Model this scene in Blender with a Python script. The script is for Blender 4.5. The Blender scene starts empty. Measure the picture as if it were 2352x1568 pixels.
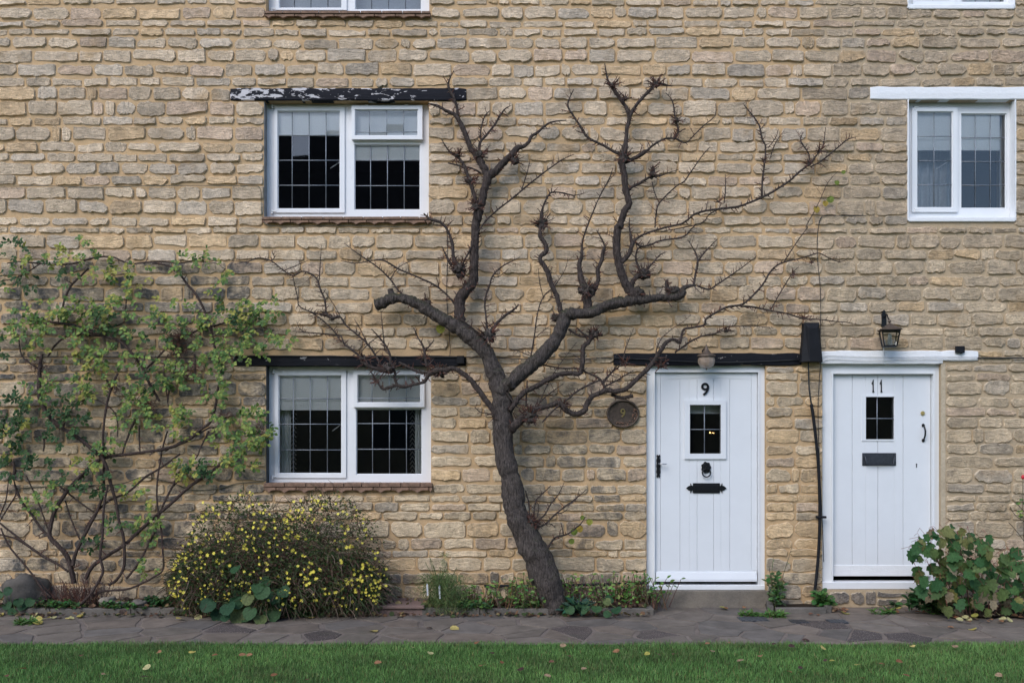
import bpy, bmesh, math, random
import numpy as np
from mathutils import Vector, Matrix, noise as mnoise

random.seed(7)
rng = np.random.default_rng(7)
scene = bpy.context.scene
COL = scene.collection
PI = math.pi

# ------------------------------------------------------------------ measuring
# Photo measurements (sheet 2352 x 1568 units) to metres on the house wall (y = 0):
# 255 units per metre, eye height 1.569 m, viewed square on from 8 m.
S, D, EYE, HOR = 255.0, 8.0, 1.569, 993.0
def X(px, d=0.0): return (px - 1176.0) / S * (D - d) / D
def Z(py, d=0.0): return EYE + (HOR - py) / S * (D - d) / D
def at(px, py, d=0.0): return Vector((X(px, d), -d, Z(py, d)))
def floor_d(py, z=0.0):
    """distance in front of the wall of a point lying at height z"""
    return D - D * S * (EYE - z) / (py - HOR)
T0 = {1: (0, 0), 2: (784, 0), 3: (1568, 0), 4: (0, 522.667), 5: (784, 522.667), 6: (1568, 522.667),
      7: (0, 1045.333), 8: (784, 1045.333), 9: (1568, 1045.333)}
def tp(t, x, y): return (T0[t][0] + x / 3.0, T0[t][1] + y / 3.0)

# ------------------------------------------------------------------ camera
cam_d = bpy.data.cameras.new('camera')
cam = bpy.data.objects.new('camera', cam_d); COL.objects.link(cam)
cam.location = (0, -D, EYE); cam.rotation_euler = (PI / 2, 0, 0)
cam_d.sensor_width = 36.0
cam_d.lens = 36.0 * D / (2352.0 / S)
cam_d.shift_y = (HOR - 784.0) / 2352.0
cam_d.clip_end = 2000.0; cam_d.clip_start = 0.05
scene.camera = cam

# ------------------------------------------------------------------ light
SUN_EL, SUN_AZ = 42.0, 32.0            # degrees; azimuth to the left of the wall's normal
w = bpy.data.worlds.new('World'); scene.world = w; w.use_nodes = True
nt = w.node_tree
sky = nt.nodes.new('ShaderNodeTexSky'); sky.sky_type = 'NISHITA'; sky.sun_disc = False
sky.sun_elevation = math.radians(SUN_EL); sky.sun_rotation = math.radians(180 + SUN_AZ)
sky.altitude = 80; sky.air_density = 1.0; sky.dust_density = 1.2; sky.ozone_density = 2.5
bg = nt.nodes['Background']; bg.inputs['Strength'].default_value = 0.15
nt.links.new(sky.outputs['Color'], bg.inputs['Color'])
sd = bpy.data.lights.new('sun', 'SUN'); sun = bpy.data.objects.new('sun', sd); COL.objects.link(sun)
sd.energy = 0.9; sd.angle = math.radians(38); sd.color = (1.0, 0.965, 0.92)
_e, _a = math.radians(SUN_EL), math.radians(SUN_AZ)
to_sun = Vector((-math.sin(_a) * math.cos(_e), -math.cos(_a) * math.cos(_e), math.sin(_e)))
sun.rotation_euler = to_sun.to_track_quat('Z', 'Y').to_euler()
sun.location = (-6, -12, 14)
vs = scene.view_settings
vs.view_transform = 'Standard'; vs.look = 'None'; vs.gamma = 1.0; vs.exposure = 1.04
vs.use_curve_mapping = False
scene.cycles.max_bounces = 8
scene.cycles.transparent_max_bounces = 12

# ------------------------------------------------------------------ helpers
def tag(o, label=None, cat=None, group=None, kind=None):
    if label: o['label'] = label
    if cat: o['category'] = cat
    if group: o['group'] = group
    if kind: o['kind'] = kind
    return o
def empty(name, loc=(0, 0, 0), parent=None):
    o = bpy.data.objects.new(name, None); COL.objects.link(o); o.location = loc
    if parent: o.parent = parent
    o.empty_display_size = 0.1
    return o
def obj(name, me, parent=None, mat=None):
    o = bpy.data.objects.new(name, me); COL.objects.link(o)
    if mat is not None:
        me.materials.clear(); me.materials.append(mat)
    if parent is not None:
        o.parent = parent
        # children are written in world metres; undo the parent's own offset
        p, off = parent, Vector((0, 0, 0))
        while p is not None:
            off += p.location; p = p.parent
        o.location = -off
    return o
def smooth(me, on=True):
    me.polygons.foreach_set('use_smooth', [on] * len(me.polygons))
def centre(o):
    """moves the object's origin to the middle of its mesh"""
    me = o.data
    c = np.empty(len(me.vertices) * 3, np.float32); me.vertices.foreach_get('co', c)
    c = c.reshape(-1, 3); m = (c.min(0) + c.max(0)) / 2
    c -= m; me.vertices.foreach_set('co', c.ravel()); me.update()
    o.location = o.location + Vector(m.tolist())
    return o
def attr_col(me, name, cols):
    a = me.attributes.new(name, 'FLOAT_COLOR', 'POINT')
    a.data.foreach_set('color', np.asarray(cols, np.float32).ravel())
def attr_f(me, name, vals, dom='POINT'):
    a = me.attributes.new(name, 'FLOAT', dom)
    a.data.foreach_set('value', np.asarray(vals, np.float32).ravel())

class MB:
    """collects simple solids and turns them into one mesh object"""
    def __init__(self): self.v = []; self.f = []; self.c = []; self.uv = []
    def add(self, vs, fs, col=None):
        b = len(self.v); self.v += [tuple(p) for p in vs]; self.f += [tuple(i + b for i in f) for f in fs]
        if col is not None: self.c += [col] * len(vs)
    def box(self, x0, x1, y0, y1, z0, z1, M=None):
        vs = [Vector((x, y, z)) for x in (x0, x1) for y in (y0, y1) for z in (z0, z1)]
        if M is not None: vs = [M @ p for p in vs]
        self.add(vs, [(0, 1, 3, 2), (4, 6, 7, 5), (0, 4, 5, 1), (2, 3, 7, 6), (0, 2, 6, 4), (1, 5, 7, 3)])
    def prism(self, poly, y0, y1):
        """polygon in (x, z), counter-clockwise, extruded from y0 (front) to y1"""
        n = len(poly)
        vs = [(x, y0, z) for x, z in poly] + [(x, y1, z) for x, z in poly]
        fs = [tuple(range(n)), tuple(range(2 * n - 1, n - 1, -1))]
        fs += [(i, i + n, (i + 1) % n + n, (i + 1) % n) for i in range(n)]
        self.add(vs, fs)
    def tube(self, pts, rad, n=6, jit=0.0, cap=True, col=None):
        pts = [Vector(p) for p in pts]
        if not hasattr(rad, '__len__'): rad = [rad] * len(pts)
        b = len(self.v); up = Vector((0.13, 1, 0.07)).normalized(); vs = []
        for i, p in enumerate(pts):
            t = (pts[min(i + 1, len(pts) - 1)] - pts[max(i - 1, 0)])
            t = t.normalized() if t.length > 1e-9 else Vector((0, 0, 1))
            a = t.cross(up); a = a.normalized() if a.length > 1e-4 else t.orthogonal().normalized()
            c = a.cross(t)
            for k in range(n):
                th = 2 * PI * k / n
                r = rad[i]
                if jit:
                    q = p + a * math.cos(th) * r + c * math.sin(th) * r
                    r *= 1 + jit * mnoise.noise(q * (0.55 / max(r, 0.004))) + 0.6 * jit * mnoise.noise(q * (1.5 / max(r, 0.004)))
                vs.append(p + a * math.cos(th) * r + c * math.sin(th) * r)
        self.v += [tuple(p) for p in vs]
        m = len(pts)
        for i in range(m - 1):
            for k in range(n):
                k2 = (k + 1) % n
                self.f.append((b + i * n + k, b + i * n + k2, b + (i + 1) * n + k2, b + (i + 1) * n + k))
        if cap:
            self.f.append(tuple(b + k for k in range(n - 1, -1, -1)))
            self.f.append(tuple(b + (m - 1) * n + k for k in range(n)))
        if col is not None: self.c += [col] * len(vs)
    def lathe(self, prof, cx, cy, n=16, squash=1.0):
        """profile [(r, z)] turned about the vertical through (cx, cy)"""
        b = len(self.v)
        for r, z in prof:
            for k in range(n):
                th = 2 * PI * k / n
                self.v.append((cx + r * math.cos(th), cy + r * squash * math.sin(th), z))
        for i in range(len(prof) - 1):
            for k in range(n):
                k2 = (k + 1) % n
                self.f.append((b + i * n + k, b + i * n + k2, b + (i + 1) * n + k2, b + (i + 1) * n + k))
        self.f.append(tuple(b + k for k in range(n - 1, -1, -1)))
        self.f.append(tuple(b + (len(prof) - 1) * n + k for k in range(n)))
    def mesh(self, name, bev=0.0, seg=1, sm=False):
        me = bpy.data.meshes.new(name)
        me.from_pydata(self.v, [], self.f); 
        if self.c: attr_col(me, 'tone', self.c)
        if bev:
            bm = bmesh.new(); bm.from_mesh(me)
            es = [e for e in bm.edges if len(e.link_faces) == 2 and e.calc_face_angle(0) > 0.5]
            bmesh.ops.bevel(bm, geom=es, offset=bev, segments=seg, affect='EDGES', profile=0.6, clamp_overlap=True)
            bm.to_mesh(me); bm.free()
        if sm: smooth(me)
        me.update()
        return me
    def build(self, name, mat, parent=None, bev=0.0, seg=1, sm=False, org=True):
        o = obj(name, self.mesh(name, bev, seg, sm), parent, mat)
        return centre(o) if org else o

def plate(name, outer, holes, yf, yb, mat, parent, bev=0.0):
    """a board in the wall's plane with rectangular holes; rects are (x0, z0, x1, z1)"""
    xs = sorted({round(v, 5) for r in [outer] + holes for v in (r[0], r[2]) if outer[0] - 1e-6 <= v <= outer[2] + 1e-6})
    zs = sorted({round(v, 5) for r in [outer] + holes for v in (r[1], r[3]) if outer[1] - 1e-6 <= v <= outer[3] + 1e-6})
    nx, nz = len(xs) - 1, len(zs) - 1
    def solid(i, j):
        if i < 0 or j < 0 or i >= nx or j >= nz: return False
        cx, cz = (xs[i] + xs[i + 1]) / 2, (zs[j] + zs[j + 1]) / 2
        return not any(h[0] < cx < h[2] and h[1] < cz < h[3] for h in holes)
    bm = bmesh.new(); vd = {}
    def V(i, j, b):
        k = (i, j, b)
        if k not in vd: vd[k] = bm.verts.new((xs[i], yb if b else yf, zs[j]))
        return vd[k]
    for i in range(nx):
        for j in range(nz):
            if not solid(i, j): continue
            bm.faces.new((V(i, j, 0), V(i + 1, j, 0), V(i + 1, j + 1, 0), V(i, j + 1, 0)))
            bm.faces.new((V(i, j, 1), V(i, j + 1, 1), V(i + 1, j + 1, 1), V(i + 1, j, 1)))
            if not solid(i - 1, j): bm.faces.new((V(i, j, 0), V(i, j + 1, 0), V(i, j + 1, 1), V(i, j, 1)))
            if not solid(i + 1, j): bm.faces.new((V(i + 1, j, 0), V(i + 1, j, 1), V(i + 1, j + 1, 1), V(i + 1, j + 1, 0)))
            if not solid(i, j - 1): bm.faces.new((V(i, j, 0), V(i, j, 1), V(i + 1, j, 1), V(i + 1, j, 0)))
            if not solid(i, j + 1): bm.faces.new((V(i, j + 1, 0), V(i + 1, j + 1, 0), V(i + 1, j + 1, 1), V(i, j + 1, 1)))
    if bev:
        es = [e for e in bm.edges if len(e.link_faces) == 2 and e.calc_face_angle(0) > 0.5]
        bmesh.ops.bevel(bm, geom=es, offset=bev, segments=2, affect='EDGES', profile=0.5, clamp_overlap=True)
    me = bpy.data.meshes.new(name); bm.to_mesh(me); bm.free()
    return centre(obj(name, me, parent, mat))

def text_mesh(body, size, depth, name):
    cu = bpy.data.curves.new(name, 'FONT'); cu.body = body; cu.size = size; cu.extrude = depth
    cu.align_x = 'CENTER'; cu.align_y = 'CENTER'; cu.bevel_depth = size * 0.012
    o = bpy.data.objects.new(name, cu); COL.objects.link(o)
    me = bpy.data.meshes.new_from_object(o)
    bpy.data.objects.remove(o); bpy.data.curves.remove(cu)
    me.transform(Matrix.Rotation(PI / 2, 4, 'X'))
    me.name = name
    return me

# ------------------------------------------------------------------ materials
class NT:
    def __init__(self, name, rough=0.8, spec=0.3, metal=0.0):
        self.m = bpy.data.materials.new(name); self.m.use_nodes = True
        self.t = self.m.node_tree; self.b = self.t.nodes['Principled BSDF']
        self.b.inputs['Roughness'].default_value = rough
        self.b.inputs['Specular IOR Level'].default_value = spec
        self.b.inputs['Metallic'].default_value = metal
    def node(self, typ, **kw):
        n = self.t.nodes.new(typ)
        for k, v in kw.items(): setattr(n, k, v)
        return n
    def put(self, sock, v):
        if isinstance(v, bpy.types.NodeSocket): self.t.links.new(v, sock)
        elif isinstance(v, (tuple, list)) and len(v) == 3 and sock.type == 'RGBA': sock.default_value = (*v, 1)
        else: sock.default_value = v
    def pos(self, sx=1, sy=1, sz=1, off=(0, 0, 0), kind='world'):
        if kind == 'world': p = self.node('ShaderNodeNewGeometry').outputs['Position']
        elif kind == 'object': p = self.node('ShaderNodeTexCoord').outputs['Object']
        mp = self.node('ShaderNodeMapping'); self.put(mp.inputs['Vector'], p)
        mp.inputs['Scale'].default_value = (sx, sy, sz); mp.inputs['Location'].default_value = off
        return mp.outputs['Vector']
    def noise(self, vec, scale, detail=4, rough=0.55, dist=0.0):
        n = self.node('ShaderNodeTexNoise'); self.put(n.inputs['Vector'], vec)
        n.inputs['Scale'].default_value = scale; n.inputs['Detail'].default_value = detail
        n.inputs['Roughness'].default_value = rough; n.inputs['Distortion'].default_value = dist
        return n.outputs['Fac']
    def voro(self, vec, scale, feature='F1', out='Distance'):
        n = self.node('ShaderNodeTexVoronoi', feature=feature); self.put(n.inputs['Vector'], vec)
        n.inputs['Scale'].default_value = scale
        return n.outputs[out]
    def ramp(self, fac, stops):
        n = self.node('ShaderNodeValToRGB'); self.put(n.inputs['Fac'], fac)
        e = n.color_ramp.elements
        while len(e) < len(stops): e.new(0.5)
        for q, (p, c) in zip(e, stops):
            q.position = p
            q.color = (c, c, c, 1) if not hasattr(c, '__len__') else (*c, 1)
        return n.outputs['Color']
    def mix(self, fac, a, b, blend='MIX'):
        n = self.node('ShaderNodeMix', data_type='RGBA', blend_type=blend)
        self.put(n.inputs[0], fac); self.put(n.inputs[6], a); self.put(n.inputs[7], b)
        return n.outputs[2]
    def math(self, op, a, b=0.0, c=0.0, clamp=False):
        n = self.node('ShaderNodeMath', operation=op); n.use_clamp = clamp
        self.put(n.inputs[0], a); self.put(n.inputs[1], b); self.put(n.inputs[2], c)
        return n.outputs[0]
    def attr(self, name, out='Color'):
        return self.node('ShaderNodeAttribute', attribute_name=name).outputs[out]
    def bump(self, h, strength, dist, normal=None):
        n = self.node('ShaderNodeBump'); self.put(n.inputs['Height'], h)
        n.inputs['Strength'].default_value = strength; n.inputs['Distance'].default_value = dist
        if normal is not None: self.put(n.inputs['Normal'], normal)
        return n.outputs['Normal']
    def col(self, c): self.put(self.b.inputs['Base Color'], c); return self
    def nrm(self, n): self.put(self.b.inputs['Normal'], n); return self

def m_stone():
    k = NT('cotswold_stone', 0.92, 0.15)
    p = k.pos(); st = k.pos(5, 5, 22); 
    tone = k.attr('tone'); greying = k.attr('tone', 'Alpha'); rim = k.attr('rim', 'Fac')
    blot = k.noise(p, 10, 7, 0.66); strata = k.noise(st, 2.2, 6, 0.65, 0.6); fine = k.noise(p, 90, 4, 0.6)
    c = k.mix(1.0, tone, k.ramp(blot, [(0.28, 0.74), (0.5, 1.02), (0.72, 1.22)]), 'MULTIPLY')
    c = k.mix(0.75, c, k.ramp(strata, [(0.30, 0.64), (0.43, 1.0), (0.7, 1.15)]), 'MULTIPLY')
    c = k.mix(0.6, c, k.ramp(fine, [(0.3, 0.8), (0.6, 1.15)]), 'MULTIPLY')
    ochre = k.ramp(k.noise(p, 3.1, 3, 0.5), [(0.58, 0.0), (0.72, 0.55)])
    c = k.mix(ochre, c, (0.42, 0.27, 0.13))
    sm = k.math('MULTIPLY', greying, k.ramp(k.noise(p, 5.5, 6, 0.7, 0.5), [(0.36, 0.0), (0.60, 1.0)]))
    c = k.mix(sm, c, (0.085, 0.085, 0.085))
    rm = k.math('MULTIPLY', rim, k.ramp(k.noise(p, 26, 4, 0.6), [(0.3, 0.15), (0.62, 0.85)]))
    c = k.mix(rm, c, (0.60, 0.50, 0.36))
    k.col(c)
    crack = k.ramp(k.noise(k.pos(4, 4, 13), 3.2, 5, 0.6, 1.2), [(0.44, 1.0), (0.5, 0.0), (0.56, 1.0)])
    h = k.math('ADD', k.math('MULTIPLY', strata, 1.1), k.math('MULTIPLY', k.noise(p, 24, 7, 0.68), 1.0))
    h = k.math('ADD', h, k.math('MULTIPLY', crack, 0.25))
    n1 = k.bump(h, 1.0, 0.0125)
    k.nrm(k.bump(fine, 0.5, 0.0018, n1))
    return k.m
def m_mortar(name, c0, c1):
    k = NT(name, 0.95, 0.1); p = k.pos()
    c = k.mix(k.ramp(k.noise(p, 3.5, 6, 0.6), [(0.3, 0.0), (0.7, 1.0)]), c0, c1)
    c = k.mix(0.6, c, k.ramp(k.noise(p, 60, 5, 0.7), [(0.3, 0.7), (0.65, 1.12)]), 'MULTIPLY')
    k.col(c)
    n1 = k.bump(k.noise(p, 14, 5, 0.6), 0.8, 0.012)
    k.nrm(k.bump(k.noise(p, 110, 4, 0.7), 0.5, 0.0025, n1))
    return k.m
def m_paint(name, base, dirt=(0.34, 0.31, 0.28), amount=0.5, rough=0.45, bumpy=0.15):
    k = NT(name, rough, 0.4); p = k.pos()
    grain = k.noise(k.pos(9, 9, 60), 3, 4, 0.6)
    crack = k.ramp(k.noise(k.pos(40, 40, 9), 3, 5, 0.7, 0.8), [(0.655, 0.0), (0.69, 1.0)])
    patch = k.ramp(k.noise(p, 3.2, 3, 0.5), [(0.5, 0.0), (0.72, 1.0)])
    f = k.math('MULTIPLY', k.math('MULTIPLY', crack, patch), amount)
    c = k.mix(k.ramp(k.noise(p, 5, 5, 0.6), [(0.35, 0.0), (0.8, 0.35)]), base, tuple(v * 0.86 for v in base))
    c = k.mix(f, c, dirt)
    k.col(c); n = k.bump(k.noise(p, 24, 4, 0.6), bumpy, 0.004)
    k.nrm(k.bump(k.math('SUBTRACT', grain, f), bumpy, 0.002, n))
    return k.m
def m_peel(name, paint, wood, lo, hi, gx0, gx1, g):
    """painted beam, worn most at one end: g is how much more paint is lost at gx0 than at gx1 (world x)"""
    k = NT(name, 0.55, 0.15); p = k.pos()
    n = k.noise(k.pos(2.6, 2.6, 7), 3.4, 7, 0.62, 0.35)
    gx = k.node('ShaderNodeSeparateXYZ'); k.put(gx.inputs[0], k.pos())
    mr = k.node('ShaderNodeMapRange'); k.put(mr.inputs['Value'], gx.outputs['X'])
    mr.inputs['From Min'].default_value = gx0; mr.inputs['From Max'].default_value = gx1
    mr.inputs['To Min'].default_value = g; mr.inputs['To Max'].default_value = 0.0
    v = k.math('ADD', n, mr.outputs[0])
    f = k.ramp(v, [(lo, 0.0), (hi, 1.0)])
    c = k.mix(f, k.mix(k.noise(p, 40, 3), paint, tuple(q * 1.7 for q in paint)), k.mix(k.noise(k.pos(3, 3, 60), 5, 4), wood, tuple(q * 0.75 for q in wood)))
    k.col(c); k.put(k.b.inputs['Roughness'], k.ramp(f, [(0, 0.65), (1, 0.9)]))
    h = k.math('SUBTRACT', k.noise(k.pos(4, 4, 45), 4, 5, 0.7), k.math('MULTIPLY', f, 0.6))
    k.nrm(k.bump(h, 0.6, 0.006))
    return k.m
def m_plain(name, c, rough=0.5, metal=0.0, var=0.25, scale=30, bump=0.1, spec=0.4):
    k = NT(name, rough, spec, metal); p = k.pos(kind='object')
    f = k.noise(p, scale, 5, 0.6)
    k.col(k.mix(k.ramp(f, [(0.3, 0.0), (0.7, 1.0)]), tuple(v * (1 - var) for v in c), tuple(min(1, v * (1 + var)) for v in c)))
    if bump: k.nrm(k.bump(f, bump, 0.004))
    return k.m
def m_tone(name, rough=0.6, trans=0.0, var=0.3, scale=20, spec=0.3, bump=0.0):
    """colour from the mesh's own 'tone' attribute"""
    k = NT(name, rough, spec); p = k.pos()
    f = k.noise(p, scale, 4, 0.6)
    c = k.mix(1.0, k.attr('tone'), k.ramp(f, [(0.3, 1 - var), (0.7, 1 + var)]), 'MULTIPLY')
    k.col(c)
    if bump: k.nrm(k.bump(f, bump, 0.004))
    if trans:
        tr = k.node('ShaderNodeBsdfTranslucent'); k.put(tr.inputs['Color'], c)
        mx = k.node('ShaderNodeMixShader'); mx.inputs[0].default_value = trans
        k.t.links.new(k.b.outputs[0], mx.inputs[1]); k.t.links.new(tr.outputs[0], mx.inputs[2])
        k.t.links.new(mx.outputs[0], k.t.nodes['Material Output'].inputs['Surface'])
    return k.m
def m_bark(name, a, b, green=0.0):
    k = NT(name, 0.9, 0.2); p = k.pos()
    f = k.noise(k.pos(60, 60, 10), 1.6, 6, 0.7, 0.7)
    fi = k.noise(p, 55, 6, 0.7)
    c = k.mix(k.ramp(f, [(0.34, 0.0), (0.64, 1.0)]), a, b)
    c = k.mix(0.7, c, k.ramp(fi, [(0.3, 0.6), (0.7, 1.25)]), 'MULTIPLY')
    if green:
        g = k.node('ShaderNodeSeparateXYZ'); k.put(g.inputs[0], k.node('ShaderNodeNewGeometry').outputs['Normal'])
        gm = k.math('MULTIPLY', k.ramp(g.outputs['Z'], [(0.2, 0.0), (0.9, 1.0)]), k.ramp(k.noise(p, 9, 5, 0.7), [(0.42, 0.0), (0.6, green)]))
        c = k.mix(gm, c, (0.045, 0.055, 0.018))
    k.col(c)
    n = k.bump(f, 1.0, 0.035); k.nrm(k.bump(fi, 0.8, 0.01, n))
    return k.m
def m_glass():
    k = NT('window_glass', 0.0)
    fr = k.node('ShaderNodeFresnel'); fr.inputs['IOR'].default_value = 1.52
    gl = k.node('ShaderNodeBsdfGlossy'); gl.inputs['Roughness'].default_value = 0.015
    wv = k.bump(k.noise(k.pos(), 3, 1, 0.5), 0.035, 0.01); k.put(gl.inputs['Normal'], wv)
    tr = k.node('ShaderNodeBsdfTransparent'); tr.inputs['Color'].default_value = (0.95, 0.965, 0.96, 1)
    mx = k.node('ShaderNodeMixShader')
    k.put(mx.inputs[0], k.math('MULTIPLY', fr.outputs[0], 1.9, clamp=True))   # two faces of one pane
    k.t.links.new(tr.outputs[0], mx.inputs[1]); k.t.links.new(gl.outputs[0], mx.inputs[2])
    k.t.links.new(mx.outputs[0], k.t.nodes['Material Output'].inputs['Surface'])
    return k.m
def m_flag():
    k = NT('flagstone', 0.8, 0.25); p = k.pos()
    c = k.mix(1.0, k.attr('tone'), k.ramp(k.noise(p, 6, 6, 0.65), [(0.3, 0.7), (0.7, 1.25)]), 'MULTIPLY')
    spk = k.ramp(k.noise(p, 130, 3, 0.6), [(0.56, 0.0), (0.68, 1.0)])
    c = k.mix(k.math('MULTIPLY', k.attr('tone', 'Alpha'), spk), c, (0.32, 0.27, 0.24))
    c = k.mix(k.ramp(k.noise(p, 2.3, 5, 0.65), [(0.55, 0.0), (0.75, 0.45)]), c, (0.05, 0.055, 0.035))
    k.col(c); n = k.bump(k.noise(p, 11, 6, 0.65), 0.5, 0.01); k.nrm(k.bump(k.noise(p, 120, 3), 0.4, 0.003, n))
    return k.m
def m_soil(name, a, b):
    k = NT(name, 0.95, 0.1); p = k.pos(); f = k.noise(p, 22, 6, 0.7)
    k.col(k.mix(f, a, b)); k.nrm(k.bump(f, 1.0, 0.03))
    return k.m
def m_chevron():
    k = NT('patterned_curtain', 0.9, 0.1)
    g = k.node('ShaderNodeSeparateXYZ'); k.put(g.inputs[0], k.pos(1, 1, 1))
    tri = k.math('PINGPONG', g.outputs['X'], 0.022)
    v = k.math('SINE', k.math('MULTIPLY', k.math('ADD', g.outputs['Z'], k.math('MULTIPLY', tri, 1.6)), 150.0))
    k.col(k.mix(k.ramp(v, [(0.35, 0.0), (0.55, 1.0)]), (0.05, 0.045, 0.04), (0.45, 0.41, 0.36)))
    return k.m

MAT = {}
MAT['stone'] = m_stone()
MAT['mortar'] = m_mortar('lime_mortar', (0.53, 0.36, 0.20), (0.45, 0.315, 0.185))
MAT['mortar_grey'] = m_mortar('grey_mortar', (0.45, 0.335, 0.21), (0.40, 0.325, 0.235))
MAT['white'] = m_paint('white_gloss_paint', (0.71, 0.725, 0.74))
MAT['white_worn'] = m_paint('worn_white_paint', (0.71, 0.715, 0.73), (0.22, 0.19, 0.16), 1.0, 0.6, 0.3)
MAT['white_door'] = m_paint('white_door_paint', (0.68, 0.70, 0.725), (0.5, 0.48, 0.45), 0.25, 0.4, 0.06)
MAT['limewash'] = m_paint('limewashed_stone', (0.74, 0.745, 0.755), (0.4, 0.37, 0.33), 0.5, 0.85, 0.9)
MAT['peel_a'] = m_peel('peeling_black_paint', (0.006, 0.0065, 0.010), (0.60, 0.57, 0.58), 0.60, 0.615, X(560), X(960), 0.10)
MAT['peel_b'] = m_peel('chipped_black_paint', (0.006, 0.0065, 0.009), (0.45, 0.42, 0.40), 0.64, 0.66, X(530), X(560), 0.04)
MAT['grey_shade'] = m_plain('reveal_shade_grey', (0.20, 0.20, 0.20), 0.9, var=0.3, scale=14)  # shade on the upper window's left reveal, given as colour
MAT['near_black'] = m_plain('reveal_shade_dark', (0.045, 0.05, 0.055), 0.8, var=0.35, scale=14)  # shade on the lower window's left reveal as colour; far windows share it
MAT['lead'] = m_plain('lead_came', (0.20, 0.22, 0.25), 0.5, 0.35, var=0.25, scale=60)
MAT['glass'] = m_glass()
MAT['blind'] = m_plain('roller_blind_cloth', (0.88, 0.88, 0.85), 0.9, var=0.05, scale=90, bump=0.05)
MAT['curtain'] = m_plain('pale_curtain_cloth', (0.50, 0.52, 0.54), 0.9, var=0.1, scale=60)
MAT['chevron'] = m_chevron()
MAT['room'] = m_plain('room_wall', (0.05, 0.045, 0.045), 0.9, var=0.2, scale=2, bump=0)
MAT['tile'] = m_plain('clay_sill_tile', (0.19, 0.115, 0.078), 0.85, var=0.45, scale=22, bump=0.5)
MAT['black_iron'] = m_plain('black_iron', (0.006, 0.0065, 0.008), 0.45, 0.0, var=0.3, scale=70, bump=0.3, spec=.3)
MAT['black_plastic'] = m_plain('black_plastic', (0.010, 0.0105, 0.013), 0.6, var=0.2, scale=10, spec=.18)
MAT['grey_iron'] = m_plain('dark_grey_metal', (0.05, 0.055, 0.065), 0.45, 0.5, var=0.25, scale=40)
MAT['brass'] = m_plain('brass', (0.55, 0.42, 0.18), 0.35, 0.9, var=0.25, scale=60)
MAT['steel'] = m_plain('steel', (0.45, 0.46, 0.48), 0.35, 0.9, var=0.1)
MAT['white_metal'] = m_plain('white_metal', (0.75, 0.75, 0.74), 0.5, var=0.1)
MAT['bronze'] = m_plain('aged_bronze', (0.105, 0.078, 0.06), 0.55, 0.5, var=0.4, scale=50, bump=0.4)
MAT['copper'] = m_plain('worn_copper', (0.33, 0.19, 0.13), 0.5, 0.5, var=0.5, scale=80, bump=0.4)
MAT['step'] = m_mortar('step_stone', (0.13, 0.115, 0.10), (0.25, 0.215, 0.17))
MAT['fillet'] = m_mortar('pale_fillet', (0.50, 0.42, 0.31), (0.42, 0.34, 0.24))
MAT['kerb'] = m_mortar('kerb_concrete', (0.095, 0.088, 0.078), (0.17, 0.15, 0.13))
MAT['boulder'] = m_mortar('dark_boulder', (0.05, 0.047, 0.042), (0.13, 0.115, 0.10))
MAT['flag'] = m_flag()
MAT['path_mortar'] = m_mortar('path_mortar', (0.20, 0.165, 0.14), (0.12, 0.10, 0.088))
MAT['soil'] = m_soil('bed_soil', (0.018, 0.014, 0.010), (0.06, 0.045, 0.032))
MAT['turf'] = m_soil('turf', (0.022, 0.045, 0.012), (0.06, 0.10, 0.03))
MAT['slab'] = m_mortar('red_slab', (0.20, 0.135, 0.115), (0.15, 0.11, 0.10))
MAT['bark'] = m_bark('tree_bark', (0.016, 0.0135, 0.0125), (0.165, 0.135, 0.12), 0.8)
MAT['branch'] = m_bark('branch_bark', (0.020, 0.0155, 0.014), (0.13, 0.10, 0.088), 0.2)
MAT['twig'] = m_tone('twig_bark', 0.8, var=0.5, scale=60)
MAT['cane'] = m_bark('rose_cane', (0.045, 0.030, 0.028), (0.13, 0.095, 0.08))
MAT['leaf'] = m_tone('leaf', 0.6, 0.28, var=0.35, scale=60, spec=0.18)
MAT['grass'] = m_tone('grass_blade', 0.55, 0.25, var=0.25, scale=5)
MAT['petal'] = m_plain('yellow_petal', (0.82, 0.70, 0.10), 0.6, var=0.12, scale=80, bump=0)
MAT['cable'] = m_plain('dark_cable', (0.02, 0.021, 0.022), 0.6, var=0.3)
MAT['cable_green'] = m_plain('olive_cable', (0.075, 0.075, 0.05), 0.6, var=0.3)
MAT['cable_white'] = m_plain('painted_cable', (0.62, 0.63, 0.64), 0.6, var=0.1)

# ================================================================== the two cottages
SPLIT = 1886.0
house9 = empty('stone_cottage', (X(900), 0, 0))
tag(house9, 'honey stone cottage with black beams and white door numbered 9', 'cottage', 'terraced stone cottages')
house11 = empty('stone_cottage', (X(2300), 0, 0))
tag(house11, 'honey stone cottage with white lintels and white door numbered 11', 'cottage', 'terraced stone cottages')

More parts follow.
